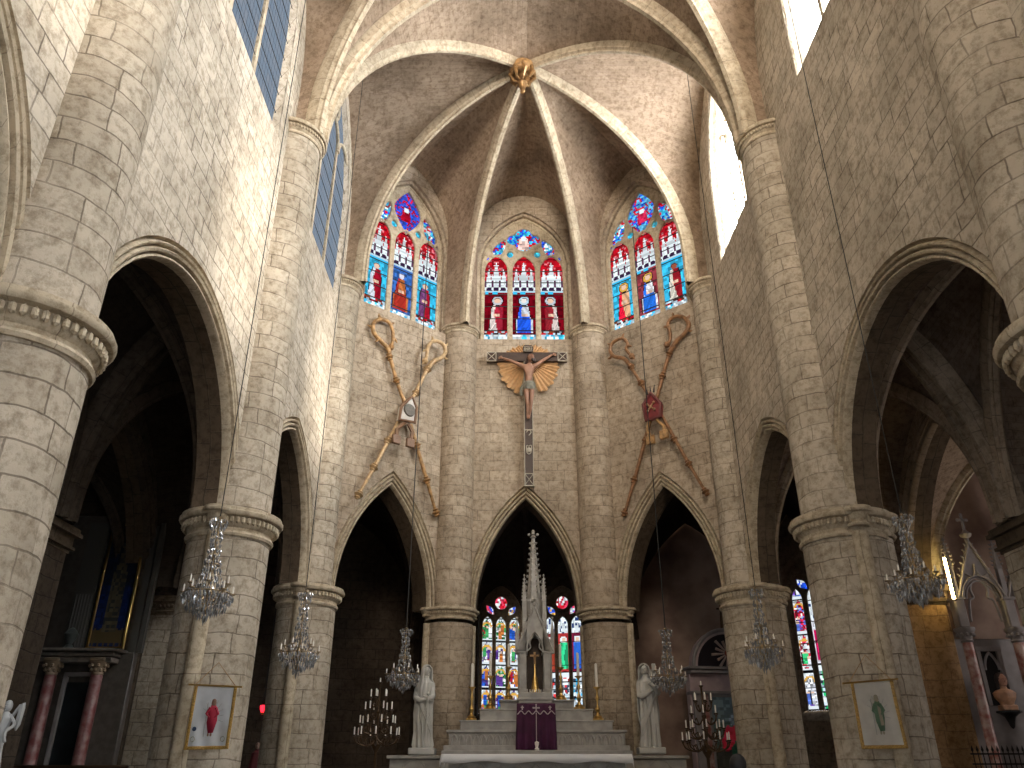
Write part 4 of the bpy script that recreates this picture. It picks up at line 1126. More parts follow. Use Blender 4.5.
hr=MB(); hr.ball((hc[0]-.0,hc[1]+.05,hc[2]+.035),.135,12,sx=.9,sy=.85,sz=1.1); hr.tube(smooth_path([(hc[0]-.10,hc[1]+.05,hc[2]),(hc[0]-.13,hc[1]+.06,hc[2]-.14),(hc[0]-.1,hc[1]+.05,hc[2]-.26)],3),.045,7); hr.tube(smooth_path([(hc[0]+.10,hc[1]+.05,hc[2]),(hc[0]+.12,hc[1]+.06,hc[2]-.14)],3),.045,7); hr.ball((hc[0]+.05,hc[1]-.10,hc[2]-.11),.05,8,sz=1.3)
hr.build('hair',plain('carved_dark_hair',(.04,.02,.015),.6),cr)
lc=MB(); secs=[(hip.z-.17,hip.x,-.16,.17,.13,1),(hip.z-.05,hip.x,-.16,.19,.15,1),(hip.z+.06,hip.x,-.165,.17,.135,1),(hip.z+.11,hip.x,-.165,.14,.115,.5)]
lc.grid(draped(dense(secs,3),32,8,.06),cv=True); lc.tube(smooth_path([(hip.x-.15,-.2,hip.z-.02),(hip.x-.24,-.18,hip.z-.12),(hip.x-.23,-.16,hip.z-.35)],3),[.05]*4+[.035]*3,7); lc.build('loincloth',plain('grey_loincloth',(.23,.22,.17),.7,noise=.4),cr)
# ---------------------------------------------------------------- crossed croziers
def crozier(fr,pts,zs_,ox,oy,off,mat,label,knops,spikes=True,thick=.066):
    W3=[onplane(fr,ox+x/3.2,oy+y/3.2,off) for x,y in pts]
    e=empty('crozier',tuple(W3[0]),0,label,'crozier','giant gilt croziers crossed on the apse walls')
    L=[p-W3[0] for p in W3]
    ns=zs_
    st=L[:ns]; tubeobj('staff',st,[thick*.62]+[thick*.85]*(len(st)-1),mat,e,10)
    cp=smooth_path(L[ns-1:],5); r_=[thick*(1.1-.35*i/len(cp)) for i in range(len(cp))]
    tubeobj('crook',cp,r_,mat,e,10)
    cen=sum(cp[len(cp)//3:],Vector())/max(1,len(cp[len(cp)//3:]))
    m_=MB()
    for i in range(4,len(cp)-1,7):
        d=(cp[i]-cen).normalized(); m_.tube([cp[i],cp[i]+d*.12,cp[i]+d*.17+(cp[i]-cp[i-1])*.5],[.05,.035,.015],6)
    m_.ball(cp[-1],.10,8); m_.build('crook_leaves',mat,e)
    for (x,y) in knops:
        p=onplane(fr,ox+x/3.2,oy+y/3.2,off)-W3[0]
        # axis of local staff
        best=min(range(len(st)-1),key=lambda i:((st[i]+st[i+1])/2-p).length); ax=(st[best+1]-st[best]).normalized()
        MB().lathe([(thick*.7,-.12),(thick*1.3,-.09),(thick*.9,-.05),(thick*1.9,0),(thick*.9,.05),(thick*1.3,.09),(thick*.7,.12)],p,n=12,axis=ax).build('knop',mat,e)
    return e
fl,frr=apse_frames[0],apse_frames[2]
crozier(fl,[(342,720),(310,608),(275,490),(235,350),(213,290),(192,212),(184,185),(160,160),(140,135),(140,108),(162,93),(188,103),(200,128),(202,158),(196,182)],6,330,290,.16,M['giltwood'],'golden crozier left of the crucifix with its crook at upper left',[(190,214),(213,290),(278,497),(310,608),(340,712)])
crozier(fl,[(85,668),(140,570),(215,430),(270,335),(310,256),(332,228),(358,216),(370,194),(358,170),(330,164),(314,182),(310,208),(304,228)],5,330,290,.32,M['paletwood'],'pale crozier left of the crucifix with its crook at upper right',[(312,253),(275,330),(140,568),(185,482),(92,655)])
crozier(frr,[(205,720),(238,608),(272,480),(310,345),(332,262),(350,200),(372,165),(402,135),(412,108),(392,86),(362,88),(345,108),(352,135),(352,160),(342,175)],6,560,290,.16,M['brownwood'],'brown gilt crozier right of the crucifix with its crook at upper right',[(350,202),(328,275),(272,482),(237,606),(206,712)],thick=.062)
crozier(frr,[(472,655),(412,556),(335,418),(290,345),(258,297),(226,244),(205,220),(172,212),(160,190),(172,166),(200,155),(216,172),(212,190),(230,212)],6,560,290,.32,M['brownwood'],'brown gilt crozier right of the crucifix with its crook at upper left',[(228,246),(260,298),(365,478),(412,556),(466,646)],thick=.058)
def shield(fr,ox,oy,pts,off,face,rim,label,emb,tails,cx,cy,redd=False):
    c=onplane(fr,ox+cx/3.2,oy+cy/3.2,off)
    rz=math.atan2(fr.t.y,fr.t.x); 
    e=empty('mitre_shield',tuple(c),0,label,'shield','mitre shaped shields on the crossed croziers')
    q=[onplane(fr,ox+x/3.2,oy+y/3.2,off)-c for x,y in pts]
    m_=MB(); n=len(q); b=[p-fr.n*.14 for p in q]; ctr=sum(q,Vector())/n+fr.n*.05
    for i in range(n):
        j=(i+1)%n; m_.add([q[i],q[j],ctr],[(0,1,2)]); m_.quad(q[i],q[j],b[j],b[i])
    m_.build('face',face,e,smooth=0)
    MB().tube(q,.05,8,closed=True).build('rim',rim,e)
    if redd:
        m_=MB()
        for i in range(4): 
            a=i*PI/2+PI/4; d=(fr.t*math.cos(a)+Vector((0,0,1))*math.sin(a)); m_.tube([ctr+fr.n*.03,ctr+fr.n*.03+d*.16],[.03,.02],6); m_.ball(ctr+fr.n*.03+d*.15,.045,6)
        m_.build('emblem',emb,e)
        m_=MB()
        for i in range(3): m_.tube([q[0]+fr.t*(i-1)*.10,q[0]+fr.t*(i-1)*.14+Vector((0,0,.22))],[.03,.008],5)
        m_.build('spikes',M['iron'],e)
    else:
        ax=fr.n; MB().lathe([(0,.06),(.17,.05),(.19,.02),(.19,-.03)],ctr-fr.n*.03,n=20,axis=ax).build('emblem',emb,e)
    for t in tails:
        tp=[onplane(fr,ox+x/3.2,oy+y/3.2,off-.04)-c for x,y in t]
        m_=MB().tube(tp,[.05]*(len(tp)-1)+[.06],6); 
        d=tp[-1]; m_.box(d,(.26,.10,.26),rz=rz,bev=.02); m_.build('tail',rim if not redd else M['giltwood'],e)
    return e
shield(fl,330,290,[(262,342),(277,378),(271,424),(222,414),(229,372)],.50,plain('white_enamel',(.62,.58,.52),.5,noise=.15),plain('brown_frame',(.20,.11,.06),.5),'white mitre shaped shield with dark disc where left croziers cross',plain('dark_disc',(.14,.12,.09),.5,noise=.3,nscale=20),[((240,425),(214,445),(212,478)),((250,428),(264,455),(256,490))],250,388)
shield(frr,560,290,[(290,330),(322,362),(320,404),(276,418),(266,368)],.50,plain('red_enamel',(.22,.025,.03),.5,noise=.25),plain('dark_red_rim',(.14,.03,.03),.5),'dark red mitre shaped shield where the right croziers cross',plain('dull_gold',(.35,.2,.1),.5),[((285,418),(280,445),(290,480)),((310,415),(332,435),(333,462))],294,376,True)
# ---------------------------------------------------------------- crystal chandeliers
M['brass']=plain('dull_brass',(.30,.22,.12),.35,metal=.8)
def crystal_mat():
    m=bpy.data.materials.new('crystal'); nt,N,L=nodes(m); o=N('ShaderNodeOutputMaterial'); g=N('ShaderNodeBsdfPrincipled'); t=N('ShaderNodeBsdfTransparent'); mx=N('ShaderNodeMixShader')
    g.inputs['Base Color'].default_value=(.50,.51,.52,1); g.inputs['Roughness'].default_value=.22; g.inputs['Metallic'].default_value=.55; mx.inputs[0].default_value=.8
    L(t.outputs[0],mx.inputs[1]); L(g.outputs[0],mx.inputs[2]); L(mx.outputs[0],o.inputs[0]); return m
M['crystal']=crystal_mat()
def drop(mb,p,h,r):
    p=Vector(p); a=R.random()*2
    q=[p+Vector((0,0,h*.3))]+[p+Vector((r*math.cos(a+k*PI/2),r*math.sin(a+k*PI/2),-h*.1)) for k in range(4)]+[p-Vector((0,0,h*.7))]
    mb.add(q,[(0,1,2),(0,2,3),(0,3,4),(0,4,1),(5,2,1),(5,3,2),(5,4,3),(5,1,4)])
def chandelier():
    e=empty('crystal_chandelier',(0,0,0),0,'x','chandelier','crystal chandeliers hung from the vault')
    MB().lathe([(0,-.30),(.03,-.28),(.05,-.24),(.02,-.2),(.035,-.1),(.06,-.05),(.06,0),(.025,.05),(.015,.2),(.03,.3),(.015,.4),(.015,.95),(.03,1.0),(.0,1.05)],n=12).build('stem',M['brass'],e)
    for z,rr in ((.93,.11),(-.02,.30),(.36,.10),(-.13,.16)): MB().tube([(rr*math.cos(t),rr*math.sin(t),z) for t in [2*PI*k/20 for k in range(20)]],.008,5,closed=True).build('ring',M['brass'],e)
    n=10
    for k in range(n):
        a=2*PI*k/n; c,s=math.cos(a),math.sin(a); rr=.33 if k%2 else .25; zt=.0 if k%2 else .10
        m=MB().tube(smooth_path([(.04*c,.04*s,-.05),(.15*c,.15*s,-.14+zt*.5),(.27*c*rr/.33,.27*s*rr/.33,-.10+zt),(rr*c,rr*s,-.01+zt)],4),.010,6); m.lathe([(0,0),(.035,.005),(.038,.02),(.012,.015)],(rr*c,rr*s,-.01+zt),n=8); o=m.build('arm',M['brass'],e)
        MB().lathe([(0,0),(.011,0),(.011,.09),(.004,.10),(0,.12)],(rr*c,rr*s,.005+zt),n=6).build('candle',M['candle'],e)
    d=MB()
    for j,(z,rr,nn,h) in enumerate(((.95,.12,12,.08),(.90,.09,8,.09),(.80,.06,6,.07),(.72,.075,8,.07),(.64,.065,7,.08),(.56,.08,8,.07),(.48,.07,8,.08),(.40,.10,10,.09),(.30,.11,10,.09),(.20,.10,9,.08),(.1,.16,10,.08),(-.04,.30,22,.10),(-.06,.24,18,.10),(-.10,.30,22,.10),(-.14,.20,18,.11),(-.20,.25,18,.11),(-.22,.13,12,.12),(-.28,.08,7,.11),(-.34,.02,2,.12))):
        for k in range(int(nn*1.6)):
            a=2*PI*(k+.5*(j%2))/int(nn*1.6); drop(d,(rr*math.cos(a)+R.uniform(-.01,.01),rr*math.sin(a)+R.uniform(-.01,.01),z+R.uniform(-.025,.02)),h*R.uniform(.8,1.25),.017)
    for k in range(n): 
        a=2*PI*k/n; rr=.34 if k%2 else .26
        for q in range(3): drop(d,(rr*math.cos(a+q*.09-.09),rr*math.sin(a+q*.09-.09),-.06+(0 if k%2 else .08)),.09,.012)
    for k in range(6):
        a=2*PI*k/6
        for q in range(9):
            t=q/8; rr=.10+(.27-.10)*t**2; drop(d,(rr*math.cos(a+.3),rr*math.sin(a+.3),.36-.34*t),.05,.010)
    o=d.build('crystal_drops',M['crystal'],e,smooth=0,merge=False); o['kind']='stuff'
    return e
proto=chandelier()
CH=[(208,592,10.8,1.0,16.9,'crystal chandelier before the left pier above the red-figure banner'),
    (299,652,15.0,1.06,16.8,'crystal chandelier before the second left pier, right of the red lamp'),
    (404,674,20.2,1.25,17.6,'crystal chandelier hanging above the left candelabrum beside the staff statue'),
    (669,676,19.6,1.25,17.6,'crystal chandelier beside the cross of the right white statue'),
    (763,648,15.0,1.06,16.8,'crystal chandelier before the right apse pier near the sunburst pediment'),
    (916,580,9.9,.98,16.9,'largest crystal chandelier, at right before the ochre pilaster and wall lamp')]
for i,(x,y,Y,k,ztop,lab) in enumerate(CH):
    c=proto if i==0 else copy_tree(proto)
    p=P(x,y,Y); c.location=p; c.scale=(k,k,k*(.84 if i in(2,3,5) else 1.0)); c.rotation_euler=(0,0,i*.7); c['label']=lab
for i,(x,y,Y,k,ztop,lab) in enumerate(CH):
    c=[o for o in bpy.data.objects if o.get('label')==lab][0]
    top=18.9 if Y<18 else 18.9
    MB().tube([(0,0,1.02),(0,0,(top-c.location.z)/k)],.0075 if Y<18 else .011,5).build('cable',M['iron'],c)
# ---------------------------------------------------------------- candelabra
def candelabrum(x,y,Y,label,rz,mat):
    p=P(x,y,Y); zb=.7
    H=p.z-zb
    e=empty('candelabrum',(p.x,p.y,zb),rz,label,'candelabrum')
    MB().lathe([(0,0),(.30,0),(.30,.05),(.2,.09),(.1,.16),(.05,.25),(.04,.5),(.07,.56),(.035,.62),(.03,H-1.5),(.08,H-1.42),(.11,H-1.36),(.04,H-1.28),(.025,H-1.2),(.03,H-.8),(.05,H-.75),(.02,H-.7),(.02,H-.22),(.05,H-.18),(0,H-.18)],n=14).build('pole',mat,e)
    tiers=[(1,0,H-.16),(5,.17,H-.38),(6,.27,H-.62),(8,.36,H-.88),(9,.45,H-1.10)]
    for j,(n,r,z) in enumerate(tiers):
        for k in range(n):
            a=2*PI*(k+.4*j)/n; c,s=math.cos(a),math.sin(a)
            if r:
                m=MB().tube(smooth_path([(.02*c,.02*s,z-.16),(r*.45*c,r*.45*s,z-.28),(r*.9*c,r*.9*s,z-.22),(r*c,r*s,z-.10)],4),.013,6)
                m.tube(smooth_path([(r*.5*c,r*.5*s,z-.27),(r*.62*c,r*.62*s,z-.16),(r*.72*c,r*.72*s,z-.2)],3),.010,5)
                m.lathe([(0,z-.11),(.035,z-.10),(.045,z-.08),(.02,z-.08)],(r*c,r*s,0),n=8)
                m.ball((r*c,r*s,z-.125),.025,6)
                m.build('arm',mat,e)
            MB().lathe([(0,z-.09),(.014,z-.09),(.014,z+.055),(.006,z+.065),(0,z+.07)],(r*c,r*s,0),n=8).build('candle',M['candle'],e)
    return e
candelabrum(381,673,17.6,'branched gilt floor candelabrum full of white candles, left of the altar',.2,M['bronze'])
candelabrum(700,676,17.0,'dark bronze branched floor candelabrum before the painting, right of the altar',.5,M['bronze'])
# ---------------------------------------------------------------- banners
def banner(cor,rod,apex,Y,label,figc,inner,side,cordc):
    TL,TR,BR,BL=[P(x,y,Y) for x,y in cor]; r0,r1=P(*rod[0],Y),P(*rod[1],Y); ap=P(*apex,Y)
    e=empty('church_banner',tuple((BL+BR)/2),0,label,'banner','painted banners hung on the nave piers'); O=(BL+BR)/2
    def pt(u,v,d=0):
        a=TL.lerp(TR,u); b=BL.lerp(BR,u); p=a.lerp(b,v)-O
        return p+Vector((0,-d+.014*math.sin(u*9+v*3)*v+.010*math.sin(u*17-v*6)*v,0))
    white=plain('banner_satin',(.62,.64,.66) if side<0 else (.55,.52,.46),.5,noise=.12,nscale=6)
    n=24
    m=MB().grid([[pt(i/n,j/n) for i in range(n+1)] for j in range(n+1)]); m.build('cloth',white,e,solid=.008)
    fr_=MB(); w=.075
    for (u0,v0,u1,v1) in ((0,0,w,1),(1-w,0,1,1),(0,1-w*.7,1,1)):
        fr_.grid([[pt(u0+(u1-u0)*i/(3 if u1-u0<.5 else n),v0+(v1-v0)*j/(3 if v1-v0<.5 else n),.009) for i in range((3 if u1-u0<.5 else n)+1)] for j in range((3 if v1-v0<.5 else n)+1)])
    fr_.build('gold_fringe',plain('gold_braid_%d'%side,(.55,.33,.08),.45,noise=.5,nscale=60),e,solid=.008)
    MB().tube([r0-O+Vector((0,-.01,0)),r1-O+Vector((0,-.01,0))],.012,8).build('rod',M['gold'],e)
    MB().tube([r0.lerp(r1,.12)-O,ap-O,r1.lerp(r0,.12)-O],.006,5).build('cord',M['giltwood'],e)
    # embroidered figure: flat needlework lying on the cloth
    def poly(pts,d=.010): 
        return [pt(u,v,d) for u,v in pts]
    cx=.52; f=MB(); q=poly([(cx-.05,.30),(cx+.05,.29),(cx+.11,.40),(cx+.12,.55),(cx+.07,.74),(cx-.04,.75),(cx-.10,.58),(cx-.09,.40)],.013)
    f.add(q,[list(range(len(q)))]); f.build('embroidered_robe',figc,e,merge=False,solid=.004)
    f=MB()
    for s_ in(-1,1): f.tube([pt(cx+s_*.06,.34,.016),pt(cx+s_*.13,.44,.018),pt(cx+s_*(.05),.50,.018)],[.02,.018,.01],6)
    f.build('embroidered_sleeves',figc,e)
    f=MB(); 
    if inner: q=poly([(cx-.01,.36),(cx+.06,.40),(cx+.08,.66),(cx+.0,.66)],.016); f.add(q,[list(range(len(q)))])
    c_=pt(cx,.265,.014); f.ball(c_,.038,8,sy=.2,sz=1.2); f.ball(pt(cx,.235,.016),.034,8,sy=.2); 
    for s in(-1,1): f.ball(pt(cx+s*.03,.77,.014),.016,6,sy=.2,sz=1.6)
    f.build('embroidered_head',plain('thread_skin_%d'%side,(.30,.17,.12) if side<0 else (.30,.27,.2),.7),e)
    f=MB(); f.tube([pt(cx-.13,.26,.014),pt(cx-.13,.80,.014)],.005,5)
    for k in range(9):
        a=k/8*PI*.9-.2; f.tube([pt(cx+.14*math.cos(a),.5-.18*math.sin(a),.011),pt(cx+.26*math.cos(a),.5-.30*math.sin(a),.011)],.003,4)
    f.build('embroidered_rays',plain('thread_grey_%d'%side,(.33,.33,.31),.7),e)
    if side<0:
        f=MB(); f.ball(pt(.17,.68,.012),.032,8,sy=.15); f.build('round_badge',plain('thread_blue',(.04,.07,.13),.7),e)
        f=MB(); f.tube([pt(.17+.05*math.cos(t),.84+.04*math.sin(t),.012) for t in [2*PI*k/12 for k in range(12)]],.004,4,closed=True); f.tube([pt(.83+.05*math.cos(t),.84+.04*math.sin(t),.012) for t in [2*PI*k/12 for k in range(12)]],.004,4,closed=True)
        f.build('round_outline',plain('thread_olive',(.2,.2,.1),.7),e)
    return e
banner([(195,686),(237.5,687.5),(229,749),(183.5,750)],[(189,684.5),(242.5,687)],(219,662.5),12.62,'white banner with red robed figure and gold fringe on the left pier',plain('thread_red',(.42,.02,.05),.7),None,-1,0)
banner([(850,683),(892.5,680.5),(907.5,748.5),(861.5,749)],[(842,683.5),(897.5,679)],(865,655),12.62,'white banner with green robed figure and gold fringe on the right pier',plain('thread_green',(.12,.20,.12),.7),plain('thread_pale_green',(.3,.35,.25)),1,0)
# ---------------------------------------------------------------- right chapel retable
YR=18.75
def R3(x,y,Y=YR): return P(x,y,Y)
cs_=(.70,.66,.62)
M['retable']=plain('retable_stone',(.30,.27,.26),.6,noise=.2,nscale=4)
b0=R3(989,768); e=empty('gothic_retable',(R3(989,640).x,YR,0),0,'grey stone gothic retable with crocketed gables and red marble columns, right chapel','altar'); O=Vector(e.location)
hx=R3(1014,634).x-R3(989,634).x; xc=0
zcap0,zcap1=R3(965,642).z,R3(965,629).z; zsp=R3(989,600).z; zap=R3(981,579).z; zg=R3(971,544).z
MB().box((1.75,.28,2.2),(5.0,.12,4.4),bev=.02).build('back_wall',M['retable'],e)
colx=[xc-hx,xc+hx,xc+hx+1.95]
for x in colx:
    MB().lathe([(.0,0),(.21,0),(.21,.9),(.17,.95),(.16,1.05),(.115,1.12),(.11,zcap0-.02)],(x,-.12,0),n=20).build('column',M['red_marble'],e)
    m=MB(); m.lathe([(.11,zcap0-.04),(.14,zcap0),(.12,zcap0+.03),(.13,zcap0+.08),(.20,zcap1-.08),(.22,zcap1-.05),(.22,zcap1),(0,zcap1)],(x,-.12,0),n=12)
    for k in range(10): a=2*PI*k/10; m.ball((x+.17*math.cos(a),-.12+.17*math.sin(a),zcap0+.13),.045,6)
    m.build('capital',M['retable'],e)
    m=MB(); m.box((x,-.08,(zcap1+zsp)/2),(.24,.26,zsp-zcap1),bev=.03); m.box((x,-.1,zsp),(.30,.30,.05)); m.build('impost',M['retable'],e)
def bay(cx,half,zs,za,zgab,r,name='gable'):
    m=MB(); gable(m,cx,-.16,zs,half*.97,half*.80,za,zgab,.14,foil=False)
    for k in (.70,.60): 
        A=Arch(cx,half*k,zs,zs+(za-zs)*(.92 if k>.65 else .8)); m.tube([(x,-.12,z) for x,z in A.full(n=8)],.022,6)
    for s in(-1,1):
        crockets(m,(cx+s*half,-.12,zs),(cx,-.12,zgab),int(9*(zgab-zs)/1.2),.04,(s,0,.4))
        m.tube(smooth_path([(cx+s*half*.62,-.1,zs-.5),(cx+s*half*.50,-.1,zs-.05),(cx+s*half*.30,-.1,zs+.04),(cx+s*half*.36,-.1,zs+.22),(cx+s*half*.22,-.1,zs+.38),(cx,-.1,zs+.42)],4),.028,6)
        m.tube(smooth_path([(cx+s*half*.5,-.17,zgab-(zgab-zs)*.56),(cx+s*half*.15,-.17,zgab-(zgab-zs)*.62),(cx,-.17,zgab-(zgab-zs)*.40)],4),.022,5)
    m.tube([(cx,-.12,zgab),(cx,-.12,zgab+.16)],.05,8); m.lathe([(.04,0),(.12,.05),(.14,.10),(.08,.14),(.04,.2)],(cx,-.12,zgab+.10),n=8)
    m.box((cx,-.12,zgab+.45),(.05,.05,.42)); m.box((cx,-.12,zgab+.55),(.22,.05,.05))
    for q in((.11,.55),(-.11,.55),(0,.68)): m.ball((cx+q[0],-.12,zgab+q[1]),.045,6)
    m.build(name,M['retable'],e)
bay(xc,hx,zsp,zap+.05,zg,1)
bay(xc+hx+.975,.975,zsp,zsp+1.3,zsp+2.35,1)
for x in (colx[0],colx[1],colx[2]):
    m=MB(); m.box((x,-.12,zsp+.35),(.12,.12,.7),bev=.01); m.lathe([(.10,zsp+.7),(.08,zsp+.75),(.015,zsp+1.35),(.05,zsp+1.36),(0,zsp+1.45)],(x,-.12,0),n=4,a0=PI/4,a1=2*PI+PI/4)
    for k in range(4): a=PI/4+k*PI/2; crockets(m,(x+.08*math.cos(a),-.12+.08*math.sin(a),zsp+.75),(x+.02*math.cos(a),-.12+.02*math.sin(a),zsp+1.32),6,.028,(math.cos(a),math.sin(a),0))
    m.build('pinnacle',M['retable'],e,smooth=25)
# inner niche panel
m=MB(); z0n=R3(1000,705).z; z1n=R3(992,648).z
for s in(-1,1): m.box((xc+s*.235,.17,(z0n+z1n)/2),(.10,.08,z1n-z0n),bev=.01)
m.box((xc,.17,z1n),(.60,.1,.10),bev=.01); A=Arch(xc,.16,z1n-.45,z1n-.08); m.tube([(x,.15,z) for x,z in A.full(n=8)],.03,6); m.build('niche_frame',M['retable'],e)
m=MB(); m.box((xc,.205,(z0n+z1n)/2),(.36,.04,z1n-z0n)); m.build('niche_recess',plain('niche_shadow_cloth',(.015,.013,.012),.9),e)  # near-black sheet, the shade of the niche put into its colour
# bust on a bracket
bz=R3(1003,711.5).z; bx=R3(1004.5,711).x
e2=empty('stone_bracket',(bx,YR-.17,bz),0,'dark bracket under the terracotta bust on the gothic retable','bracket')
MB().lathe([(0,-.36),(.03,-.34),(.05,-.30),(.07,-.22),(.11,-.12),(.19,-.06),(.25,-.04),(.25,0),(0,0)],n=8,a0=PI/8,a1=2*PI+PI/8).build('corbel',M['iron'],e2)
e3=empty('portrait_bust',(bx,YR-.17,bz),0,'terracotta and gilt bust of a dark haired saint on bracket in niche','bust')
tc_=plain('terracotta_gilt',(.50,.27,.15),.5,noise=.3,nscale=8)
MB().box((0,0,.06),(.34,.22,.12),bev=.02).build('base',tc_,e3)
m=MB(); m.grid(draped(dense([(.10,0,0,.14,.1,0),(.16,0,0,.15,.11,.3),(.26,0,0,.22,.13,.6),(.36,0,0,.25,.13,.5),(.41,0,0,.19,.11,.3),(.45,0,0,.08,.07,0),(.52,0,-.01,.06,.06,0)],3),32,7,.05),cv=True); m.build('torso',tc_,e3)
m=MB(); headmesh(m,(0,-.03,.62),.12,yaw=-.1); m.build('head',plain('bust_face',(.42,.22,.15),.5),e3)
m=MB(); m.ball((0,.02,.65),.13,12,sz=1.12); 
for s in(-1,1): m.tube(smooth_path([(s*.085,0,.62),(s*.11,.0,.50),(s*.10,.0,.40)],3),.035,7)
m.build('hair',plain('bust_hair',(.03,.02,.018),.6),e3)
# iron railing
rl=empty('iron_railing',(R3(1010,760,17.3).x,17.3,0),0,'black spiked iron railing before the gothic retable','railing'); zt_=R3(1000,745,17.3).z
m=MB(); x0=R3(972,760,17.3).x-rl.location.x; x1=x0+3.6
for z in (zt_-.16,zt_-.34,.15): m.box(((x0+x1)/2,0,z),(x1-x0,.035,.03))
m.build('rail',M['iron'],rl)
nbar=36
for i in range(nbar):
    x=x0+(x1-x0)*(i+.5)/nbar; m=MB().tube([(x,0,0),(x,0,zt_-.1)],.010,5); m.lathe([(.012,0),(.028,.03),(0,.12)],(x,0,zt_-.12),n=6); m.build('bar',M['iron'],rl,merge=False)
# wall lamp
lp=P(949,578,18.5); e=empty('wall_lamp',tuple(lp),0,'glowing yellow strip wall lamp between ochre pilaster and gothic retable','lamp')
hh=P(941,557,18.62).z-P(943,601,18.62).z
MB().box((.06,.05,0),(.05,.05,hh),bev=.01).build('housing',M['iron'],e)
MB().lathe([(0,-hh*.47),(.03,-hh*.46),(.03,hh*.46),(0,hh*.47)],(0,0,0),n=10).build('tube',emit('lamp_glow',(1,.74,.28),45),e)
# ---------------------------------------------------------------- right ambulatory retable
YQ=25.2
k0=P(728,664,YQ); e=empty('painted_retable',(k0.x,YQ,0),math.radians(10),'grey and pink marble retable with sunburst semicircle over a dark painting','altar')
def q_(x,y): p=P(x,y,YQ); return p.x-k0.x,p.z
pm=plain('pinkish_marble',(.55,.42,.42),.45,noise=.25,nscale=3)  # colour lightened and pinked to hold the stained-window light
wdt=1.25
zc_=q_(718,668)[1]; zf=q_(717,694)[1]
MB().box((0,.2,zc_/2),(2*wdt,.35,zc_),bev=.02).build('body',pm,e)
m=MB(); m.box((0,0,zc_-.04),(2*wdt+.24,.7,.08),bev=.02); m.box((0,.03,zc_-.14),(2*wdt+.1,.6,.08),bev=.01); m.box((0,.05,zf+.02),(2*wdt+.05,.55,.08),bev=.01); m.build('cornice',M['retable'],e)
rr=.98
m=MB(); m.prism([(rr*1.15*math.cos(t),zc_+rr*1.15*math.sin(t)) for t in [PI*k/24 for k in range(25)]],lambda u,z,d:Vector((u,d,z)),.0,.3); m.build('pediment',pm,e)
m=MB(); m.tube([(rr*1.12*math.cos(t),-.03,zc_+rr*1.12*math.sin(t)) for t in [PI*k/24 for k in range(25)]],.06,8); m.build('pediment_rim',M['retable'],e)
m=MB(); m.prism([(rr*.98*math.cos(t),zc_+.01+rr*.98*math.sin(t)) for t in [PI*k/24 for k in range(25)]],lambda u,z,d:Vector((u,d,z)),-.02,.0); m.build('pediment_field',plain('black_marble',(.02,.015,.02),.35),e)
m=MB(); cz=zc_+rr*.42
for k in range(14):
    a=2*PI*k/14+.1; r1=min(rr*.55,rr*.9); p0=(.10*math.cos(a),-.05,cz+.10*math.sin(a)); L_=rr*(.50 if k%2 else .38); p1=(L_*1.05*math.cos(a),-.06,max(zc_+.03,cz+L_*math.sin(a))); m.tube([p0,p1],[.022,.045],6)
m.build('sunburst',plain('sun_rays',(.55,.42,.36),.5),e)
MB().ball((0,-.07,cz),.09,10,sz=1.4).build('heart',plain('heart_red',(.30,.06,.04),.5),e)
MB().tube([(0,.1,zc_+rr*1.15),(0,.1,zc_+rr*1.15+.75)],[.07,.02],8).box((0,.1,zc_+rr*1.15+.62),(.26,.05,.05)).build('finial_cross',M['bronze'],e)
for s in(-1,1):
    MB().box((s*(wdt-.16),-.02,zf/2),(.26,.16,zf),bev=.02).build('pilaster',M['retable'],e)
    MB().box((s*(wdt-.42),-.0,zf/2),(.16,.14,zf),bev=.02).build('pilaster',M['red_marble'],e)
pz0,pz1=zf-2.9,zf-.06; pw=wdt-.52
pt_=empty('oil_painting',(k0.x,YQ,0),math.radians(10),'dark framed painting with red clad figures under the sunburst pediment','painting')
m=MB()
for s in(-1,1): m.box((s*pw,-.03,(pz0+pz1)/2),(.07,.10,pz1-pz0+.07)); 
m.box((0,-.03,pz1),(2*pw+.07,.10,.07)); m.box((0,-.03,pz0),(2*pw+.07,.10,.07)); m.build('frame',M['retable'],pt_)
def canvas(par,x0,x1,z0,z1,y,fn,cell=.04,name='canvas'):
    m=MB(); nx=int((x1-x0)/cell); nz=int((z1-z0)/cell); cx=(x1-x0)/nx; cz=(z1-z0)/nz
    for i in range(nx):
        for j in range(nz):
            a=x0+i*cx; b=z0+j*cz
            m.add([(a,y,b),(a+cx,y,b),(a+cx,y,b+cz),(a,y,b+cz)],[(0,1,2,3)],None,lin(fn((i+.5)/nx,(j+.5)/nz)))
    mt=bpy.data.materials.new('oil_paint'); nt,N,L=nodes(mt); o=N('ShaderNodeOutputMaterial'); b_=N('ShaderNodeBsdfPrincipled'); v_=N('ShaderNodeVertexColor'); v_.layer_name='paint'; L(v_.outputs[0],b_.inputs[0]); b_.inputs['Roughness'].default_value=.5; L(b_.outputs[0],o.inputs[0])
    return m.build(name,mt,par,smooth=0)
def pic1(u,v): return shade(pic1b(u,v),1.45)
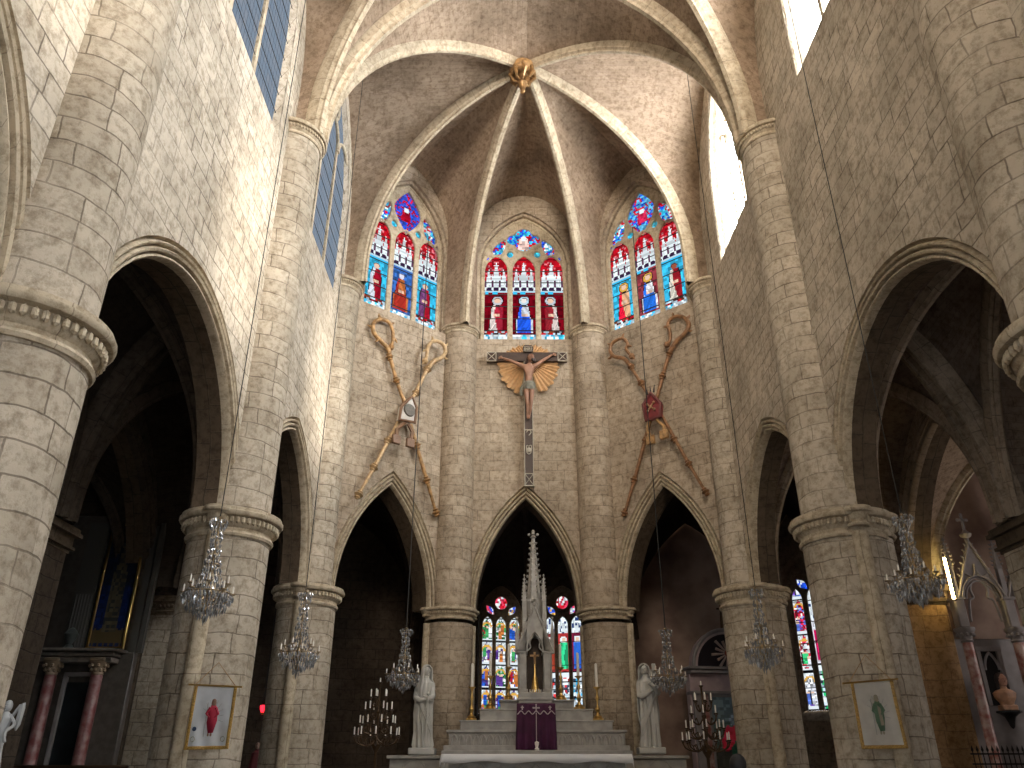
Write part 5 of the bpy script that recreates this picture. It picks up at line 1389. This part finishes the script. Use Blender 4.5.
def pic1b(u,v):
    n=hsh(int(u*14),int(v*30),5)
    blobs=[(.35,.62,.13,.10,(200,40,60)),(.52,.66,.10,.08,(190,50,60)),(.28,.55,.12,.07,(150,30,50)),(.3,.2,.12,.09,(190,30,50)),(.5,.45,.14,.14,(40,80,60)),(.7,.5,.14,.2,(60,45,50)),(.45,.78,.07,.06,(110,120,130)),(.6,.3,.2,.12,(50,60,50)),(.38,.38,.06,.05,(170,150,90))]
    for cx,cy,a,b,c in blobs:
        if ((u-cx)/a)**2+((v-cy)/b)**2<1: return shade(c,.8+.4*n)
    return shade((90,105,110) if v>.75 else ((70,85,80) if v>.5 else (55,55,48)),.8+.35*n)
canvas(pt_,-pw+.03,pw-.03,pz0+.03,pz1-.03,-.02,pic1)
# ---------------------------------------------------------------- left chapel retable
YL=18.7
k0=P(72,655,YL); e=empty('baroque_retable',(k0.x,YL,0),0,'dark baroque retable with paired red marble columns in the left chapel','altar')
M['deepred']=plain('deep_red_marble',(.17,.045,.04),.35,c2=(.26,.15,.14),nscale=6)  # darker copy of the red marble, chapel dimness put into the colour
LX=lambda x,y: P(x,y,YL).x-k0.x
LZ=lambda y: P(70,y,YL).z
zt_=LZ(651); zb_=LZ(658); zk=LZ(672)
rm=plain('dark_retable_wood',(.10,.085,.07),.5,noise=.3)
MB().box((-.3,.3,zt_/2),(3.2,.2,zt_),bev=.02).build('back_wall',rm,e)
m=MB()
for (z,dx,dy,h) in ((zt_,.1,.75,.07),(zt_-.09,0,.62,.08),(zt_-.2,-.05,.5,.12)): m.box((-.35,.1,z),(2.75+dx*2,dy,h),bev=.02)
m.build('entablature',plain('retable_marble',(.20,.17,.14),.45,noise=.4),e)
cw=plain('gilt_capital',(.36,.27,.18),.4,metal=.3)
for x_ in (LX(51,680),LX(97,680),LX(51,680)-1.1):
    MB().lathe([(0,0),(.22,0),(.22,.8),(.15,.9),(.16,1.0),(.135,1.05),(.125,zk-.1),(.11,zk-.06)],(x_,-.05,0),n=20).build('column',M['deepred'],e)
    m=MB(); m.lathe([(.11,zk-.08),(.13,zk-.05),(.12,zk),(.16,zk+.12),(.22,zk+.2),(.0,zk+.22)],(x_,-.05,0),n=12)
    for k in range(8):
        for j in range(2): a=2*PI*(k+.5*j)/8; m.ball((x_+(.14+.04*j)*math.cos(a),-.05+(.14+.04*j)*math.sin(a),zk+.03+.09*j),.045,6)
    m.build('capital',cw,e)
    m=MB(); m.box((x_,-.03,(zk+.2+zb_)/2),(.34,.36,zb_-zk-.2),bev=.03); m.build('entablature_block',cw,e)
xa,xb=LX(60,690),LX(88,690); m=MB()
for x in (xa,xb): m.box((x,.14,zk/2),(.09,.1,zk),bev=.01)
m.box(((xa+xb)/2,.14,zk-.04),(xb-xa+.09,.1,.09),bev=.01); m.build('panel_frame',M['retable'],e)
MB().box(((xa+xb)/2,.17,zk/2-.1),(xb-xa-.09,.04,zk-.2)).build('panel',plain('panel_dark',(.02,.025,.028),.35,noise=.5,nscale=3),e)
# upper storey
zu0,zu1=LZ(648),LZ(520); 
MB().box((-.3,.38,(zt_+zu1+.2)/2),(3.0,.12,zu1+.2-zt_),bev=.02).build('upper_wall',rm,e)
px0,px1=LX(82,642),LX(118,642); 
m=MB()
for k in range(6): m.tube([(px0-.50+.07*k,.26,zt_+.12),(px0-.50+.07*k,.26,zt_+1.3)],.022,6)
m.box((px0-.32,.30,(zt_+zu1)/2),(.48,.10,zu1-zt_)); m.build('fluted_pilaster',plain('pilaster_grey',(.09,.085,.075),.5),e)
m=MB(); m.box((px1+.22,.30,(zt_+zu1)/2),(.16,.10,zu1-zt_)); m.box((px1+.40,.30,(zt_+zu1)/2),(.10,.12,zu1-zt_)); m.build('side_pilaster',plain('pilaster_grey2',(.08,.075,.065),.5),e)
m=MB(); m.lathe([(0,0),(.14,0),(.1,.06),(.05,.12),(.12,.25),(.15,.34),(.08,.44),(.0,.5)],(px0-.30,.05,zt_+.03),n=14); m.build('urn',plain('urn_grey',(.07,.08,.075),.4),e)
pt_=empty('framed_painting',(k0.x,YL+.28,0),0,'tall blue painting of a pale standing figure in gilt frame, left chapel','painting')
zz0,zz1=zt_+.10,zu1-.05
m=MB()
for x in(px0,px1): m.box((x,0,(zz0+zz1)/2),(.06,.08,zz1-zz0+.06),bev=.01)
for z in(zz0,zz1): m.box(((px0+px1)/2,0,z),(px1-px0+.06,.08,.06),bev=.01)
m.build('frame',M['gold'],pt_)
def pic2(u,v): return shade(pic2b(u,v),.75)
def pic2b(u,v):
    n=hsh(int(u*12),int(v*40),8)
    w=.13+.12*math.exp(-((v-.35)/.2)**2)+.05*math.sin(v*14)
    if abs(u-.5)<w and .12<v<.86: return shade((120,110,85) if n>.3 else (90,90,90),.8+.4*n)
    if v<.14 and ((u*6)%1-.5)**2+((v-.08)*6)**2<.2: return (130,110,70)
    return shade((20,50,120),.7+.5*n) if v<.5 else shade((25,45,85),.6+.5*n)
canvas(pt_,px0+.03,px1-.03,zz0+.03,zz1-.03,.0,pic2)
# railing rail of the left chapel
rl=empty('chapel_balustrade',(P(60,766,16.9).x,16.9,0),0,'dark balustrade rail before the left chapel retable','railing'); zt_=P(60,765,16.9).z
MB().box((0,0,zt_-.03),(2.6,.10,.06),bev=.02).build('rail',M['bronze'],rl)
for i in range(14): MB().lathe([(.02,0),(.04,.2),(.02,.4),(.045,.7),(.02,zt_-.06)],(-1.2+i*.185,0,0),n=8).build('baluster',M['bronze'],rl)
# white carved angel ornament at the extreme left
p=P(-10,760,11.6); e=empty('carved_angel',(p.x,p.y,0),0,'white carved angel candle holder at the far left edge behind the great pier','statue')
sv=plain('silvered_plaster',(.38,.38,.37),.4); zt_=P(13,702,11.6).z
m=MB(); m.grid(draped(dense([(0,0,0,.2,.2,0),(zt_-.9,0,0,.16,.14,.3),(zt_-.55,.0,0,.10,.09,1),(zt_-.35,.02,0,.09,.08,1),(zt_-.2,.04,0,.10,.07,.5),(zt_-.12,.05,0,.04,.04,0)],4),24,7,.12),cv=True); headmesh(m,(.06,0,zt_-.05),.065); m.build('body',sv,e)
m=MB()
for s in(-1,1): m.tube(smooth_path([(.05+s*.06,.0,zt_-.16),(.05+s*.16,-.02,zt_-.28),(.05+s*.12,-.12,zt_-.38),(.05+s*.16,-.14,zt_-.5)],4),.022,6); m.tube(smooth_path([(.05+s*.05,.06,zt_-.2),(.05+s*.15,.08,zt_-.02),(.05+s*.14,.08,zt_-.35)],4),[.02]*4+[.04]*4+[.01],6)
m.build('arms_and_wings',sv,e)
# ---------------------------------------------------------------- sanctuary lamp, little statue, person
p=P(263,709,22.5); e=empty('sanctuary_lamp',tuple(p),0,'small glowing red glass lamp hanging between the two left piers','lamp')
MB().lathe([(0,-.09),(.05,-.07),(.075,0),(.08,.08),(.07,.09)],n=14).build('red_glass',emit('red_lamp_glow',(1,.015,.03),4),e)
MB().lathe([(.03,-.13),(.06,-.09),(.05,-.08)],n=12).build('holder',M['gold'],e)
m=MB(); [m.tube([(.08*math.cos(a),.08*math.sin(a),.08),(0,0,.5)],.006,4) for a in (0,2.1,4.2)]; m.tube([(0,0,.5),(0,0,8.6-p.z)],.008,4); m.build('chains',M['iron'],e)
p=P(254,768,22.0); e=empty('saint_statue',(p.x,22.0,0),0,'small dark red robed saint statue on grey block below the red lamp','statue')
zt_=P(256,742,22.0).z; zb=zt_-.95
MB().box((0,.1,zb/2),(.8,.6,zb),bev=.02).build('pedestal',M['marble'],e)
m=MB(); m.grid(draped([(zb+z*.9,cx,0,rx,rx*.8,f) for z,cx,rx,f in ((0,0,.16,1),(.3,0,.15,1),(.6,.02,.13,.7),(.78,.03,.12,.4),(.84,.03,.05,0),(.9,.03,.04,0))],28,7,.08),cv=True); m.build('robe',plain('dark_red_robe',(.16,.03,.035),.6),e)
m=MB(); headmesh(m,(.03,-.01,zb+.86),.075); m.build('head',plain('statue_face',(.30,.18,.13),.6),e)
# person: only the crown of the head shows above the lower edge
Yp=10.0; p=P(736.5,754.5,Yp); Hh=p.z
e=empty('person',(p.x,Yp,0),0,'standing person with short dark hair at the bottom edge, seen from behind','person')
JJ=[('pelvis',(0,0,Hh*.53),.15),('belly',(0,0,Hh*.62),.13),('chest',(0,0,Hh*.75),.17),('neck',(0,0,Hh*.85),.06),('head0',(0,-.0,Hh*.90),.07)]
for s in(-1,1): JJ+= [('sh',(s*.19,0,Hh*.80),.07),('el',(s*.25,.02,Hh*.62),.05),('wr',(s*.26,-.05,Hh*.48),.035),('hip',(s*.10,0,Hh*.50),.10),('kn',(s*.11,-.02,Hh*.28),.07),('an',(s*.11,.02,.09),.05),('to',(s*.12,.16,.05),.045)]
EE=[(0,1),(1,2),(2,3),(3,4)]
for b in(5,12): EE+= [(2,b),(b,b+1),(b+1,b+2),(0,b+3),(b+3,b+4),(b+4,b+5),(b+5,b+6)]
skinned('body',JJ,EE,plain('dark_jacket',(.03,.03,.035),.8),e)
m=MB(); headmesh(m,(0,.0,Hh-.125),.098,yaw=PI); m.build('head',plain('skin',(.45,.28,.2),.6),e)
m=MB(); 
for s in(-1,1): hand(m,(s*.26,-.06,Hh*.47),(0,-.2,-1),(s,0,0),.020,s=s)
m.build('hands',plain('skin_hands',(.45,.28,.2),.6),e)
m=MB(); m.ball((0,-.015,Hh-.10),.108,14,sx=.88,sz=1.05); m.build('hair',plain('dark_hair',(.012,.01,.01),.6),e)
# ================================================================ LIGHT
w=bpy.data.worlds.new('sky'); sc.world=w; w.use_nodes=True
bg=w.node_tree.nodes['Background']; bg.inputs[0].default_value=(.85,.92,1,1); bg.inputs[1].default_value=4
def light(name,kind,loc,dirv,power,colr,size=None,size_y=None,spread=None):
    l=bpy.data.lights.new(name,kind); l.energy=power; l.color=colr
    if kind=='AREA':
        l.shape='RECTANGLE'; l.size=size; l.size_y=size_y
        if spread: l.spread=spread
    o=bpy.data.objects.new(name,l); col.objects.link(o); o.location=loc
    o.rotation_euler=Vector(dirv).to_track_quat('-Z','Y').to_euler()
    return o
s=light('sun','SUN',(20,5,20),(-10.8,1.5,-5.6),16.0,(1,.93,.82)); s.data.angle=math.radians(7)
# side clerestory windows
glassR=emit('clear_glass_bright',(.93,.97,1),64,trans=.35)
glassL=emit('grey_lattice_glass',(.25,.285,.34),1.05,lattice=True)
for s_ in(-1,1):
    for i in range(nb):
        y0,y1=YP[i],YP[i+1]
        fr=Frame((s_*WX,y0),(s_*WX,y1),(0,y0)); uc=fr.L/2
        e=empty('window_%d'%(i+1+(nb if s_>0 else 0)),kind='structure')
        a=Arch(uc,2.12 if s_<0 else 1.12,15.9 if s_<0 else 16.2,19.4 if s_<0 else 19.1); sill=13.35 if s_<0 else 14.1
        pts=[(uc-a.a,sill)]+a.full()+[(uc+a.a,sill)]
        m=MB(); dpt=.14 if s_<0 else .42
        m.add([fr(u,dpt,z) for u,z in pts],[list(range(len(pts)))],[(u,z) for u,z in pts])
        m.build('pane',glassL if s_<0 else glassR,e,merge=False)
        m=MB()
        for du in ((-.70,.70) if s_<0 else (-.37,.37)): m.box(fr(uc+du,dpt-(.02 if s_<0 else .06),(sill+17.6)/2),(.07 if s_<0 else .14,.12,17.6-sill))
        for k in range(3):
            hw=.68 if s_<0 else .36
            b=Arch(uc+(k-1)*2*hw,hw-.03,17.2,17.9); m.tube([fr(u,dpt-.06,z) for u,z in b.full(n=6)],.05,6)
        m.tube([fr(uc+.36*math.cos(t),dpt-.06,18.25+.36*math.sin(t)) for t in [2*PI*q/16 for q in range(16)]],.05,6,closed=True)
        m.build('mullions',M['mould'],e)
        m=MB()
        for z in [sill+.5*k for k in range(1,8)]: m.box(fr(uc,dpt-.04,z),(.012,2*a.a,.014))
        m.build('saddle_bars',M['lead'],e)
# added fill lamp behind the viewer, aimed up to brighten apse and vaults
e=light('daylight_west','AREA',(0,-10.7,16.5),(0,1,.12),900,(1,.88,.75),6,5,math.radians(70))
sc.view_settings.exposure=0
